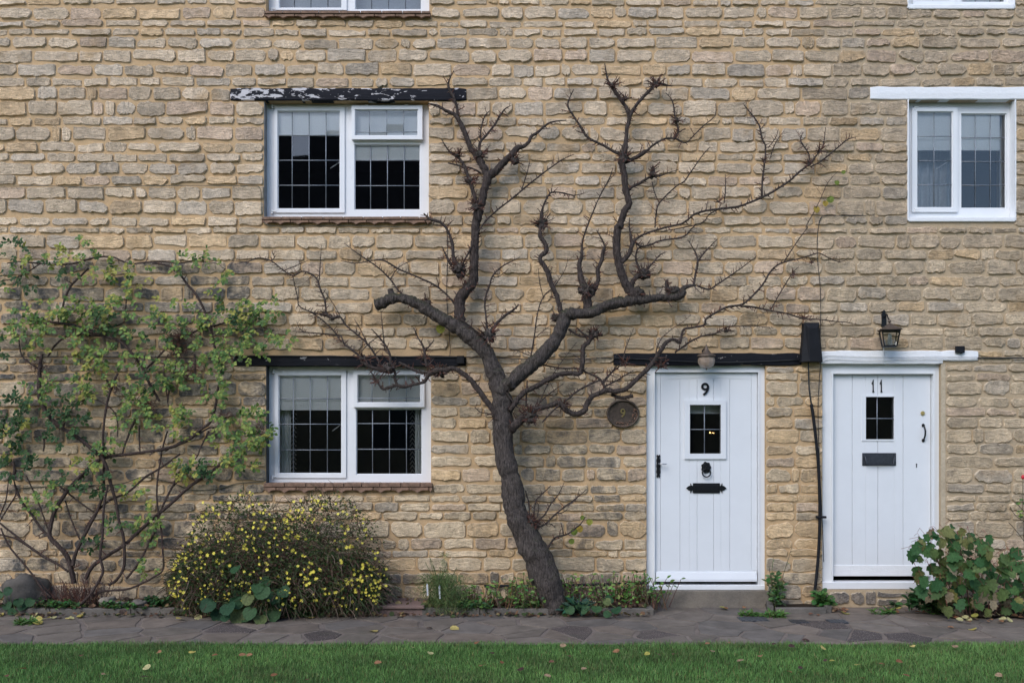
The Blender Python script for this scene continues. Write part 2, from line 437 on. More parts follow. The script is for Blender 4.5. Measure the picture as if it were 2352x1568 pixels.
OPEN9 = [(606, 232, 985, 501), (611, -330, 986, 33), (611, 838, 990, 1109), (1485, 838, 1759, 1355)]
OPEN11 = [(2084, 230, 2331, 507), (2084, -330, 2329, 20), (1889, 835, 2161, 1353)]
KEEP = OPEN9 + OPEN11 + [(530, 204, 1071, 232), (604, 499, 992, 518), (609, 30, 991, 47),
    (537, 816, 1070, 840), (608, 1106, 995, 1131), (1998, 201, 2600, 230), (1409, 810, 1838, 839),
    (1882, 805, 2245, 835), (1484, 1353, 1762, 1420), (1890, 1352, 2168, 1420), (2161, 835, 2172, 1353)]
def wr(r):  # photo rect -> wall rect in metres
    return (X(r[0]), Z(r[3]), X(r[2]), Z(r[1]))
def clipz(r, lo=-0.2, hi=6.6): return (r[0], max(r[1], lo), r[2], min(r[3], hi))
wall9 = plate('wall', (X(-420), -0.2, X(SPLIT), 6.6), [clipz(wr(r)) for r in OPEN9], 0.0, 0.30, MAT['mortar'], house9)
wall11 = plate('wall', (X(SPLIT), -0.2, X(2800), 6.6), [clipz(wr(r)) for r in OPEN11], 0.0, 0.30, MAT['mortar_grey'], house11)
# rooms behind the openings
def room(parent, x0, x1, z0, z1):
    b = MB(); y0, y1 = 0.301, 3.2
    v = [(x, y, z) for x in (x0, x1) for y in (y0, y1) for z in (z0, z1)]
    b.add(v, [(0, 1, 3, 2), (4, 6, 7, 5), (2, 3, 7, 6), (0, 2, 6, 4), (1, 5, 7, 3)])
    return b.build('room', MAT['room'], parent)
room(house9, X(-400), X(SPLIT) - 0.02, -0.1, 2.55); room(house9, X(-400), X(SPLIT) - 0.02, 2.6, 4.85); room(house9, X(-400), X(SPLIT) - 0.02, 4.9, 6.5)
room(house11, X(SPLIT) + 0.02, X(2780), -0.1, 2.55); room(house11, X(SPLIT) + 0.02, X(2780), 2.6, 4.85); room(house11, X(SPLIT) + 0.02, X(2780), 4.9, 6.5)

# ------------------------------------------------------------------ stones, course by course
rows = [(-118, -92), (-88, -62), (-57, -30), (-26, -4)]
t1 = [(0, 38), (50, 130), (143, 190), (200, 250), (263, 336), (348, 430), (443, 525), (536, 597), (602, 690), (703, 800), (812, 866),
      (878, 972), (982, 1048), (1058, 1115), (1122, 1200), (1212, 1276), (1288, 1370), (1380, 1478), (1492, 1552)]
t4 = [(0, 40), (50, 140), (150, 222), (234, 325), (335, 402), (411, 505), (514, 582), (594, 672), (684, 746), (758, 838), (850, 891),
      (897, 937), (946, 996), (1005, 1055), (1062, 1155), (1165, 1230), (1240, 1302), (1311, 1380), (1390, 1482), (1496, 1562)]
t7 = [(8, 82), (92, 186), (198, 264), (272, 318), (328, 384), (392, 446), (455, 560), (574, 644), (652, 697), (706, 795), (806, 884), (895, 985), (995, 1060)]
rows += [(a / 3, b / 3) for a, b in t1]
rows += [(522.667 + a / 3, 522.667 + b / 3) for a, b in t4]
rows += [(1045.333 + a / 3, 1045.333 + b / 3) for a, b in t7]

def free_spans(y0, y1):
    """[(x0, x1, y0, y1)] left of this course once the openings are cut out"""
    cuts = sorted({-170.0, 2522.0} | {float(v) for r in KEEP if r[1] < y1 and r[3] > y0 for v in (r[0], r[2])})
    out = []
    for a, b in zip(cuts, cuts[1:]):
        if b - a < 1: continue
        m = (a + b) / 2; lo, hi = y0, y1
        for r in KEEP:
            if r[0] < m < r[2] and r[1] < hi and r[3] > lo:
                up, dn = r[1] - lo, hi - r[3]          # room above / below the opening
                if up >= dn: hi = r[1] - 2
                else: lo = r[3] + 3
        if hi - lo < 8: continue
        if out and abs(out[-1][1] - a) < 0.1 and abs(out[-1][2] - lo) < 4 and abs(out[-1][3] - hi) < 4:
            out[-1] = (out[-1][0], b, max(out[-1][2], lo), min(out[-1][3], hi))
        else: out.append((a, b, lo, hi))
    return out
def wander(x, i): return 3.2 * mnoise.noise(Vector((x / 330.0, i * 7.3, 0.2))) 
stones = []     # (px area, house, verts, faces, tone, rim, middle)
def lerp(a, b, t): return a + (b - a) * t
def tone_for(cx, cy, right):
    """the stone's own colour: greyer and browner upstairs, creamier downstairs"""
    up = min(1, max(0, (1000 - cy) / 620.0))
    grey = np.array([0.455, 0.375, 0.290]); cream = np.array([0.50, 0.41, 0.295]); brown = np.array([0.36, 0.285, 0.205])
    c = cream * (1 - up) + grey * up
    if cx > 1850: c = c * 0.45 + (brown if cy < 560 else np.array([0.42, 0.34, 0.245])) * 0.55
    v = random.random()
    if 1755 < cx < 1890 and cy > 840 and random.random() < .5: v = .05
    if v < 0.10: c = c * 0.55 + np.array([0.54, 0.36, 0.18]) * 0.45      # ochre
    elif v < 0.22: c = c * 0.6 + np.array([0.34, 0.32, 0.30]) * 0.4     # grey
    elif v < 0.30: c = c * 0.6 + np.array([0.46, 0.33, 0.26]) * 0.4      # pinkish
    c = c * random.uniform(0.84, 1.17) * np.array([1.34, 1.27, 1.17])
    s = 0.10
    if cx < 620 and cy > 590: s = 0.95 if random.random() < 0.75 else 0.5  # mostly greyer courses behind the rose
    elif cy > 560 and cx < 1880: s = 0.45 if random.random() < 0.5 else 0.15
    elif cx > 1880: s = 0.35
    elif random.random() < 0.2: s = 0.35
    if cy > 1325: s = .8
    if 1190 < cx < 1420 and 880 < cy < 1250: s = 0.75  # greyer block of stones right of the trunk
    return (*c, s)
def make_stone(x0, x1, y0, y1, i):
    w_, h_ = x1 - x0, y1 - y0
    cr = min(h_ * random.uniform(0.09, 0.27), w_ * 0.2)
    j = lambda s: random.uniform(-s, s)
    q = min(2.6, h_ * 0.08)
    tl, tr_, bl, br_ = j(q), j(q), j(q), j(q)
    if random.random() < 0.16:                        # a wedge-shaped or broken corner
        k = random.choice('abcd'); e = h_ * random.uniform(0.12, 0.26)
        if k == 'a': tl += e
        elif k == 'b': tr_ += e
        elif k == 'c': bl -= e
        else: br_ -= e
    crs = [cr * random.uniform(0.5, 1.5) for _ in range(4)]
    NT_ = 7
    def edge(xa, ya_, xb, yb_):
        o_ = []; bow = j(1.2); nick = random.randrange(1, NT_ - 1) if random.random() < .4 else -1
        for q_ in range(NT_):
            t = q_ / (NT_ - 1); tt = t + (j(.05) if 0 < q_ < NT_ - 1 else 0)
            o_.append((lerp(xa, xb, tt), lerp(ya_, yb_, t) + bow * 4 * t * (1 - t) + (j(1.5) if 0 < q_ < NT_ - 1 else 0) + (random.uniform(.8, 2.4) if q_ == nick else 0)))
        return o_
    top = edge(x0 + crs[0], y0 + tl, x1 - crs[1], y0 + tr_)
    bot = edge(x0 + crs[3], y1 + bl, x1 - crs[2], y1 + br_); bot = [(x, y - 2 * (y - lerp(y1 + bl, y1 + br_, .5)) * 0) for x, y in bot]
    P_ = [(x0, y0 + tl + crs[0])] + top + [(x1, y0 + tr_ + crs[1]), (x1 + j(1.0), y1 + br_ - crs[2])] + bot[::-1] + [(x0 + j(1.0), y1 + bl - crs[3])]
    P_ = [(x + j(0.8), y + j(0.6)) for x, y in P_]
    n = len(P_); cx = sum(p[0] for p in P_) / n; cy = sum(p[1] for p in P_) / n
    proud = random.uniform(0.008, 0.020); tilt, tilt2 = j(0.004), j(0.005)
    V_, rim = [], []
    ins = random.uniform(1.2, 2.4)
    for lay in (0, 1):
        for x, yy in P_:
            L = math.hypot(x - cx, (yy - cy) * 1.8) + 1e-6; s = min(ins * lay * random.uniform(.6, 1.4) / L, 0.5)
            xx, zz = lerp(x, cx, s), yy + (ins * lay * random.uniform(.6, 1.3) if yy < cy else -ins * lay * random.uniform(.6, 1.3)) * min(1, abs(yy - cy) / (h_ * .3))
            ux, uz = (xx - cx) / (w_ / 2), (zz - cy) / (h_ / 2)
            V_.append((X(xx), 0.004 if lay == 0 else -(proud + tilt * ux + tilt2 * uz + j(.0032)), Z(zz)))
    F_ = []
    for k in range(n):
        k2 = (k + 1) % n; F_.append((k, n + k, n + k2, k2)); rim.append(1.0)
    o = n; m_ = NT_
    F_.append((o, o + n - 1, o + n - 2, o + 1))
    for q_ in range(m_ - 1): F_.append((o + 1 + q_, o + n - 2 - q_, o + n - 3 - q_, o + 2 + q_))
    F_.append((o + m_, o + m_ + 3, o + m_ + 2, o + m_ + 1))
    rim += [0.0] * (len(F_) - n)
    hs = 11 if cx > SPLIT else 9
    vis = max(0, min(x1, 2352) - max(x0, 0)) * max(0, min(y1, 1568) - max(y0, 0))
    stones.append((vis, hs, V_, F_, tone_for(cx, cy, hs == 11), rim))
for i, (ya, yb) in enumerate(rows):
    for (xa, xb, y0, y1) in free_spans(ya, yb):
        if xb - xa < 9: continue
        L = xb - xa; xs_ = [xa]
        h_ = y1 - y0
        while True:
            ln = random.choice((random.uniform(48, 72), random.uniform(58, 92), random.uniform(66, 104))) * (0.9 + 0.004 * h_)
            if random.random() < 0.07: ln = random.uniform(22, 36)
            if xs_[-1] + ln > xb - 24: break
            xs_.append(xs_[-1] + ln)
        sc_ = L / max(1e-3, (xs_[-1] + random.uniform(45, 80) - xa)) if len(xs_) > 1 else 1
        xs_ = [xa + (v - xa) * min(sc_, 1.25) for v in xs_]
        xs_ = [v for v in xs_ if v < xb - 16] or [xa]
        xs_.append(xb)
        for a, b in zip(xs_, xs_[1:]):
            g0 = random.uniform(1.1, 2.8); g1 = random.uniform(1.1, 2.8)
            if a == xa and xa > -100: g0 = 0.6
            if b == xb and xb < 2400: g1 = 0.6
            if b - a - g0 - g1 < 8: continue
            m = (a + b) / 2; dy = wander(m, i)
            full = (y0 == ya and y1 == yb)
            dyt = dy if full or y0 == ya else 0; dyb = dy if full or y1 == yb else 0
            thin = random.uniform(0, 2.2)
            make_stone(a + g0, b - g1, y0 + dyt + thin * random.random() - .5, y1 + dyb - thin * random.random() + .5, i)
for xa, xb, ya, yb in ((1898, 1950, 1357, 1386), (1954, 1984, 1360, 1388), (1988, 2010, 1358, 1385), (2014, 2088, 1356, 1371), (2014, 2060, 1374, 1389), (2064, 2110, 1374, 1388), (2092, 2150, 1357, 1371), (2114, 2160, 1374, 1389)):
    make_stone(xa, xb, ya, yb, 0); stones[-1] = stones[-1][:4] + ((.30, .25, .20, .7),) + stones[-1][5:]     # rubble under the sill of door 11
for hs, wall in ((9, wall9), (11, wall11)):
    mine = sorted([s for s in stones if s[1] == hs], key=lambda s: -s[0])
    for s in mine[:298]:
        me = bpy.data.meshes.new('stone'); me.from_pydata(s[2], [], s[3])
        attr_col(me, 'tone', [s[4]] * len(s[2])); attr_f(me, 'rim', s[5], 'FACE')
        centre(obj('stone', me, wall, MAT['stone']))
    v, f, c, r = [], [], [], []
    for s in mine[298:]:
        b = len(v); v += s[2]; f += [tuple(q + b for q in t) for t in s[3]]; c += [s[4]] * len(s[2]); r += s[5]
    if v:
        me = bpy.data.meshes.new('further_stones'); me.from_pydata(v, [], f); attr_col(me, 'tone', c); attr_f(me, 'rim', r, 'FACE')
        tag(centre(obj('further_stones', me, wall, MAT['stone'])), kind='stuff')
print('stones', len(stones))

# ------------------------------------------------------------------ lintels and sills
def beam(name, r, proud, mat, parent, wob=1.6, seed=0, taper=0.0):
    """an uneven beam: rect in photo units, let into the wall and standing proud of it"""
    n = max(6, int((r[2] - r[0]) / 16)); bm = bmesh.new(); rnd = random.Random(seed); secs = []
    for i in range(n + 1):
        x = lerp(r[0], r[2], i / n)
        top = r[1] + wob * mnoise.noise(Vector((x / 60, seed, 1))) + rnd.uniform(-.4, .4)
        bot = r[3] + taper * i / n + wob * 0.8 * mnoise.noise(Vector((x / 70, seed, 5))) + rnd.uniform(-.3, .3)
        e = 1.2 if i in (0, n) else 0
        pr = proud - (0.006 if e else 0) + 0.003 * mnoise.noise(Vector((x / 40, seed, 9)))
        zt, zb = Z(top + e), Z(bot - e); ch = 0.006
        prof = [(0.06, zt), (-pr + ch, zt), (-pr, zt - ch), (-pr - 0.002, (zt + zb) / 2), (-pr, zb + ch), (-pr + ch, zb), (0.06, zb)]
        secs.append([bm.verts.new((X(x), y, z)) for y, z in prof])
    k = len(secs[0])
    for a, b in zip(secs, secs[1:]):
        for q in range(k): bm.faces.new((a[q], a[(q + 1) % k], b[(q + 1) % k], b[q]))
    bm.faces.new(list(reversed(secs[0]))); bm.faces.new(secs[-1])
    bmesh.ops.recalc_face_normals(bm, faces=bm.faces)
    me = bpy.data.meshes.new(name); bm.to_mesh(me); bm.free()
    return centre(obj(name, me, parent, mat))
o = beam('lintel', (530, 204, 1071, 232), 0.018, MAT['peel_a'], house9, seed=1); o['label'] = 'black beam with peeling paint'
o = beam('lintel', (537, 817, 1070, 841), 0.018, MAT['peel_b'], house9, seed=2)
o = beam('lintel', (1409, 811, 1840, 839), 0.018, MAT['peel_b'], house9, 2.4, seed=3)
beam('lintel', (1998, 201, 2600, 230), 0.016, MAT['limewash'], house11, 1.2, seed=4)
beam('lintel', (1882, 806, 2164, 836), 0.019, MAT['limewash'], house11, 2.4, seed=5)
beam('lintel_end', (2160, 805.5, 2245, 829), 0.018, MAT['limewash'], house11, 2.0, seed=6)

def tile_sill(parent, x0, x1, y0, y1, name='window_sill'):
    """two courses of clay tiles laid as a sill, the lower course with nibs at its front edge"""
    bed = MB(); bed.box(X(x0 + 4), X(x1 - 4), -0.008, 0.10, Z(y1) + 0.004, Z(y0) - 0.006)
    s = bed.build(name, MAT['mortar'], parent)
    H = Z(y0) - Z(y1); th = H * 0.42
    for c in (0, 1):
        x = x0 - (0 if c == 0 else 18)
        while x < x1 - 3:
            wd = random.uniform(40, 49); a, b = max(x, x0) + 0.7, min(x + wd, x1) - 0.7
            if b - a > 5:
                zt = Z(y0) - 0.001 - random.uniform(0, .003) if c == 0 else Z(y0) - th - 0.003
                t = MB(); ax, bx = X(a), X(b); yf = -0.052 if c == 0 else -0.044
                rot = Matrix.Translation(((ax + bx) / 2, yf, zt)) @ Matrix.Rotation(random.uniform(-.012, .012), 4, 'Y') @ Matrix.Translation((-(ax + bx) / 2, -yf, -zt))
                if c == 0: t.box(ax, bx, yf, 0.09, zt - th * 0.9, zt, rot)
                else:
                    w_ = bx - ax
                    prof = [(ax, zt), (ax, zt - th * .75), (ax + w_ * .16, zt - th * .75), (ax + w_ * .30, zt - th * 1.0), (ax + w_ * .36, zt - th * 1.32), (ax + w_ * .44, zt - th * 1.36), (ax + w_ * .52, zt - th * 1.05), (ax + w_ * .66, zt - th * .78), (bx, zt - th * .75), (bx, zt)]
                    t.prism(prof, yf, 0.0)
                t.build('tile', MAT['tile'], s, bev=0.0025)
            x += wd
    return s
tile_sill(house9, 605, 991, 500, 517); tile_sill(house9, 610, 990, 31, 46); tile_sill(house9, 609, 994, 1107.5, 1130)

# ------------------------------------------------------------------ windows
def zmap(ox, oy, s): return lambda x, y: (ox + x * s, oy + y * s)
ZU = zmap(595.3, 203.3, 0.21296); ZL = zmap(595.3, 813.1, 0.21296); ZR = zmap(1974.5, 188.7, 0.2129)
def window(parent, opening, rec, lights, mat, blinds=(), lead_w=0.0085, zm=None, sillmat=None, reveal=None):
    """opening in photo units; rec = depth of the frame's face behind the wall's face.
    lights: dicts with glass rect (in zm units), optional sash rect, lead positions"""
    def R(r, d):
        (ax, ay), (bx, by) = zm(r[0], r[1]), zm(r[2], r[3])
        return (X(ax, d), Z(by, d), X(bx, d), Z(ay, d))
    op = clipz(wr(opening), hi=6.3)
    e = 0.001
    outer = (op[0] + e, op[1] + e, op[2] - e, op[3] - e)
    holes = []
    for L in lights:
        h = R(L.get('sash') or L['glass'], -rec)
        if L.get('sash'): h = (h[0] + 0.012, h[1] + 0.012, h[2] - 0.012, h[3] - 0.012)
        holes.append(h)
    fr = plate('window', outer, holes, rec, rec + 0.07, mat, parent, 0.003)
    for L in lights:
        d = -rec; yf = rec
        g = R(L['glass'], d)
        if L.get('sash'):
            s = R(L['sash'], d); yf = rec - L.get('proud', 0.014)
            sh = plate('sash', s, [g], yf, rec - 0.0015, mat, fr, 0.004)
            plate('sash_lining', (s[0] + .0125, s[1] + .0125, s[2] - .0125, s[3] - .0125), [(g[0] + .002, g[1] + .002, g[2] - .002, g[3] - .002)], rec - 0.001, rec + 0.045, mat, fr)
        # glazing bead round the glass
        bd = 0.007
        plate('glazing_bead', (g[0] - 0.0005, g[1] - 0.0005, g[2] + 0.0005, g[3] + 0.0005), [(g[0] + bd, g[1] + bd, g[2] - bd, g[3] - bd)], yf + 0.012, yf + 0.026, mat, fr, 0.002)
        yg = yf + 0.020
        xs = [g[0] + 0.004] + [X(zm(v, 0)[0], d) for v in L['vx']] + [g[2] - 0.004]
        zs = sorted([g[1] + 0.004] + [Z(zm(0, v)[1], d) for v in L['hy']] + [g[3] - 0.004])
        for i in range(len(xs) - 1):
            for j in range(len(zs) - 1):
                p = MB(); a, b, c, dd = xs[i] + .0008, xs[i + 1] - .0008, zs[j] + .0008, zs[j + 1] - .0008
                M_ = Matrix.Translation(((a + b) / 2, yg, (c + dd) / 2)) @ Matrix.Rotation(random.gauss(0, .006), 4, 'X') @ Matrix.Rotation(random.gauss(0, .006), 4, 'Z')
                hx, hz = (b - a) / 2, (dd - c) / 2
                p.add([M_ @ Vector(q) for q in ((-hx, 0, -hz), (hx, 0, -hz), (hx, 0, hz), (-hx, 0, hz))], [(0, 1, 2, 3)])
                p.build('pane', MAT['glass'], fr)
        if len(xs) > 2 or len(zs) > 2:
            lb = MB(); lw = lead_w / 2
            for x in xs[1:-1]:
                lb.tube([(x, yg - 0.003, zs[0]), (x + random.uniform(-.001, .001), yg - 0.003, (zs[0] + zs[-1]) / 2), (x, yg - 0.003, zs[-1])], lw, 6)
            for z in zs[1:-1]:
                lb.tube([(xs[0], yg - 0.0035, z), ((xs[0] + xs[-1]) / 2, yg - 0.0035, z + random.uniform(-.001, .001)), (xs[-1], yg - 0.0035, z)], lw, 6)
            lb.build('lead_lattice', MAT['lead'], fr, sm=True)
    for (r, dy, m, nm) in blinds:
        q = R(r, -rec - dy); yb = rec + dy; b = MB()
        if nm == 'curtain':
            n = 26; vs = []
            for k in range(n + 1):
                x = lerp(q[0], q[2], k / n); y = yb + 0.022 * math.sin(k * 1.1)
                vs += [(x, y, q[1]), (x, y, q[3])]
            b.add(vs, [(2 * k, 2 * k + 2, 2 * k + 3, 2 * k + 1) for k in range(n)])
            b.build(nm, m, fr, sm=True)
        else:
            b.box(q[0], q[2], yb, yb + 0.002, q[1], q[3])
            b.box(q[0] + .004, q[2] - .004, yb - 0.003, yb + 0.005, q[1] - 0.012, q[1] + 0.001)
            b.build(nm, m, fr)
    return fr
def hinge(parent, px, py, rec, mat=None):
    b = MB(); x, z, y = X(px, -rec), Z(py, -rec), rec - 0.016
    b.lathe([(0.0085, z - .017), (0.0085, z - .004), (0.0062, z - .0035), (0.0062, z + .0005), (0.0085, z + .001), (0.0085, z + .014), (.005, z + .018)], x, y, 10)
    b.box(x, x + .034, y - .006, y + .004, z + .002, z + .010); b.box(x - .010, x + .004, y, y + .02, z - .012, z - .004)
    b.build('hinge', mat or MAT['white_metal'], parent, sm=False)
def stay(parent, p0, p1, rec):
    b = MB(); y = rec + 0.055
    a, c = Vector((X(p0[0], -rec), y, Z(p0[1], -rec))), Vector((X(p1[0], -rec), y, Z(p1[1], -rec)))
    b.tube([a, a.lerp(c, .7), c], [0.0035, 0.006, 0.0045], 6); b.build('window_catch', MAT['white_metal'], parent, sm=True)

BL, CU = MAT['blind'], MAT['curtain']
ca = dict(vx=[355, 538, 720], hy=[505, 775, 1045])
wu = window(house9, OPEN9[0], 0.09, [
    dict(sash=(168, 200, 925, 1343), glass=(200, 246, 876, 1302), **ca),
    dict(sash=(1005, 205, 1765, 566), glass=(1040, 244, 1719, 526), vx=[1195, 1380, 1562], hy=[482], proud=0.045),
    dict(glass=(1026, 602, 1737, 1308), vx=[1198, 1382, 1562], hy=[770, 1045])], MAT['white_worn'],
    [((150, 150, 930, 500), .032, BL, 'blind'), ((985, 150, 1790, 768), .032, BL, 'blind')], zm=ZU)  # right blind's lower part stands in for sky mirrored in the fixed light
hinge(wu, *ZU(145, 200), 0.09); hinge(wu, *ZU(145, 1335), 0.09); stay(wu, ZU(873, 765), ZU(752, 845), .09)
for zx in (1165, 1590):
    b = MB(); q = ZU(zx, 200); x, z = X(q[0], -.09), Z(q[1], -.09)
    b.box(x - .017, x + .017, .066, .089, z - .016, z + .016); b.box(x - .010, x + .010, .058, .0655, z - .012, z + .012); b.build('hinge', MAT['white_metal'], wu, bev=.002)
ZT = lambda x, y: (x, y)
wt = window(house9, OPEN9[1], 0.09, [
    dict(sash=(634, -300, 797, 25), glass=(641.5, -290, 786, 20), vx=[676, 714, 753], hy=[-37, -95, -152, -210]),
    dict(glass=(815.5, -290, 968, 22), vx=[853, 892, 931], hy=[-37, -95, -152, -210])], MAT['white_worn'],
    [((600, -320, 1000, 60), .16, CU, 'blind')], zm=ZT)
hinge(wt, 625, 24, .09)
wl = window(house9, OPEN9[2], 0.09, [
    dict(sash=(170, 180, 940, 1333), glass=(211, 226, 893, 1287), vx=[368, 550, 735], hy=[480, 755, 1032]),
    dict(sash=(1022, 178, 1786, 572), glass=(1064, 223, 1746, 526), vx=[1220, 1403, 1587], hy=[477], proud=0.03),
    dict(glass=(1044, 584, 1757, 1297), vx=[1220, 1403, 1587], hy=[748, 1025])], MAT['white_worn'],
    [((160, 150, 920, 590), .032, BL, 'blind'), ((1000, 150, 1800, 588), .032, BL, 'blind'),
     ((190, 400, 345, 1330), .11, BL, 'curtain'), ((345, 400, 402, 1330), .15, MAT['chevron'], 'curtain'),
     ((1625, 400, 1680, 1330), .15, MAT['chevron'], 'curtain'), ((1680, 400, 1790, 1330), .11, BL, 'curtain')], zm=ZL)
hinge(wl, *ZL(160, 190), 0.09); hinge(wl, *ZL(150, 1325), 0.09); stay(wl, ZL(880, 750), ZL(775, 828), .09)
# strips over the left reveals, their shade put into the colour
for r_, nm, mm in ((OPEN9[0], 'reveal', 'grey_shade'), (OPEN9[2], 'reveal', 'near_black')):
    q = wr(r_); b = MB(); b.box(q[0] + .0012, q[0] + .005, 0.001, 0.0885, q[1] + .002, q[3] - .002)
    b.build(nm, MAT[mm], house9)
wr1 = window(house11, OPEN11[0], 0.075, [
    dict(sash=(556, 284, 1046, 1405), glass=(610, 323, 998, 1360), vx=[801], hy=[588, 850, 1110], proud=.02),
    dict(glass=(1096, 338, 1586, 1360), vx=[1258, 1420], hy=[595, 852, 1108])], MAT['white'],
    [((560, 230, 1040, 725), .032, BL, 'blind'), ((1070, 230, 1510, 725), .032, BL, 'blind'), ((1512, 230, 1600, 1400), .12, BL, 'curtain'),
     ((560, 726, 1000, 1400), .22, CU, 'curtain')], zm=ZR, lead_w=.0075)
hinge(wr1, *ZR(590, 285), .075); hinge(wr1, *ZR(585, 1385), .075); stay(wr1, ZR(990, 835), ZR(850, 925), .075)
wr2 = window(house11, OPEN11[1], 0.075, [
    dict(sash=(2094, -300, 2192, 14), glass=(2101, -290, 2183, 4), vx=[2142], hy=[-56, -112, -168, -224], proud=.02),
    dict(glass=(2208.7, -290, 2309.7, 5), vx=[2242, 2276], hy=[-56, -112, -168, -224])], MAT['white'],
    [((2080, -320, 2330, 60), .16, BL, 'blind')], zm=ZT, lead_w=.0075)
# whitewashed reveals and sill slips of number 11's windows
for r_ in OPEN11[:2]:
    q = clipz(wr(r_), hi=6.3)
    for side in (0, 2):
        b = MB(); x = q[side]; s_ = 1 if side == 0 else -1
        n = 14; sec = []
        for k in range(n + 1):
            z = lerp(q[1], q[3], k / n); ov = 0.004 + 0.004 * mnoise.noise(Vector((x * 3, z * 9, 2)))
            sec.append([(x - s_ * ov, -.016, z), (x + s_ * .006, -.017, z), (x + s_ * .004, .0735, z), (x - s_ * ov, -.001, z)])
        vs = [p for t in sec for p in t]; fs = []
        for k in range(n):
            for e in range(4): 
                f = (k * 4 + e, k * 4 + (e + 1) % 4, k * 4 + 4 + (e + 1) % 4, k * 4 + 4 + e); fs.append(f if s_ > 0 else f[::-1])
        b.add(vs, fs); b.build('reveal', MAT['limewash'], house11)
    b = MB(); b.box(q[0] + .007, q[2] - .007, -.02, .0745, q[1] - .012, q[1] + .03); b.build('window_sill', MAT['limewash'], house11, bev=.008, seg=2)

# ------------------------------------------------------------------ doors
def rect(zm, r, d):
    (ax, ay), (bx, by) = zm(r[0], r[1]), zm(r[2], r[3])
    return (X(ax, d), Z(by, d), X(bx, d), Z(ay, d))
def shift(r, x0, x1, z0, z1): return (r[0] + x0, r[1] + z0, r[2] + x1, r[3] + z1)

def planks(parent, leaf, glass, joints, yf, th, groove, mat, ztop=None):
    """vertical boards with V joints; boards behind the light are cut above and below it"""
    xs = [leaf[0]] + joints + [leaf[2]]
    for a, b in zip(xs, xs[1:]):
        spans = [(leaf[1], leaf[3])]
        x0, x1 = a + groove / 2, b - groove / 2
        gx0, gx1 = glass[0], glass[2]
        def brd(x0, x1, z0, z1):
            if x1 - x0 < .004: return
            m = MB(); m.box(x0, x1, yf + random.uniform(0, .0006), yf + th, z0, z1); m.build('plank', mat, parent, bev=.0013)
        if x1 <= gx0 or x0 >= gx1: brd(x0, x1, leaf[1], leaf[3]); continue
        if x0 < gx0: brd(x0, gx0 - .0005, leaf[1], leaf[3]); x0 = gx0
        xe = x1
        if x1 > gx1: brd(gx1 + .0005, x1, leaf[1], leaf[3]); xe = gx1
        brd(x0, xe, leaf[1], glass[1]); brd(x0, xe, glass[3], leaf[3])
def door_light(parent, glass, yg, bar_x, bar_z, mat):
    xs = [glass[0], bar_x, glass[2]]; zs = [glass[1], bar_z, glass[3]]
    for i in (0, 1):
        for j in (0, 1):
            p = MB(); p.add([(xs[i] + .001, yg, zs[j] + .001), (xs[i + 1] - .001, yg, zs[j] + .001), (xs[i + 1] - .001, yg, zs[j + 1] - .001), (xs[i] + .001, yg, zs[j + 1] - .001)], [(0, 1, 2, 3)])
            p.build('pane', MAT['glass'], parent)
    lb = MB(); lb.tube([(bar_x, yg - .004, glass[1]), (bar_x, yg - .004, glass[3])], .0042, 6); lb.tube([(glass[0], yg - .0045, bar_z), (glass[2], yg - .0045, bar_z)], .0042, 6)
    lb.build('glazing_bar', MAT['lead'], parent, sm=True)

WD = MAT['white_door']
# ---- number 9
ZA = zmap(1466.4 + 2.5, 784, 0.37946)
REC = 0.035
op = wr(OPEN9[3]); leaf = rect(ZA, (93, 190, 712, 1452), -REC - .02)
fr9 = plate('door_frame', (op[0] + .001, op[1] + .002, op[2] - .001, op[3] - .001), [shift(leaf, -.004, .004, -.05, .004)], REC, REC + .08, MAT['white'], house9, .006)
stop = shift(leaf, -.004, .004, -.05, .004)
plate('door_stop', (stop[0] - .012, stop[1] - .0, stop[2] + .012, stop[3] + .012), [(stop[0], stop[1] - .01, stop[2], stop[3])], REC - .008, REC - .0005, MAT['white'], house9, .003)
gl = rect(ZA, (301, 382, 491, 679), -REC - .03)
d9 = plate('door', leaf, [gl], REC + .046, REC + .075, WD, house9)
d9['label'] = 'white planked door numbered 9 with black lion knocker'
YF = REC + .022
stile = .052
planks(d9, (leaf[0] + stile, leaf[1] + .10, leaf[2] - stile, leaf[3] - .055), gl, [X(ZA(v, 0)[0], -REC) for v in (248, 352, 452, 550)], YF + .0012, .02, .002, WD)
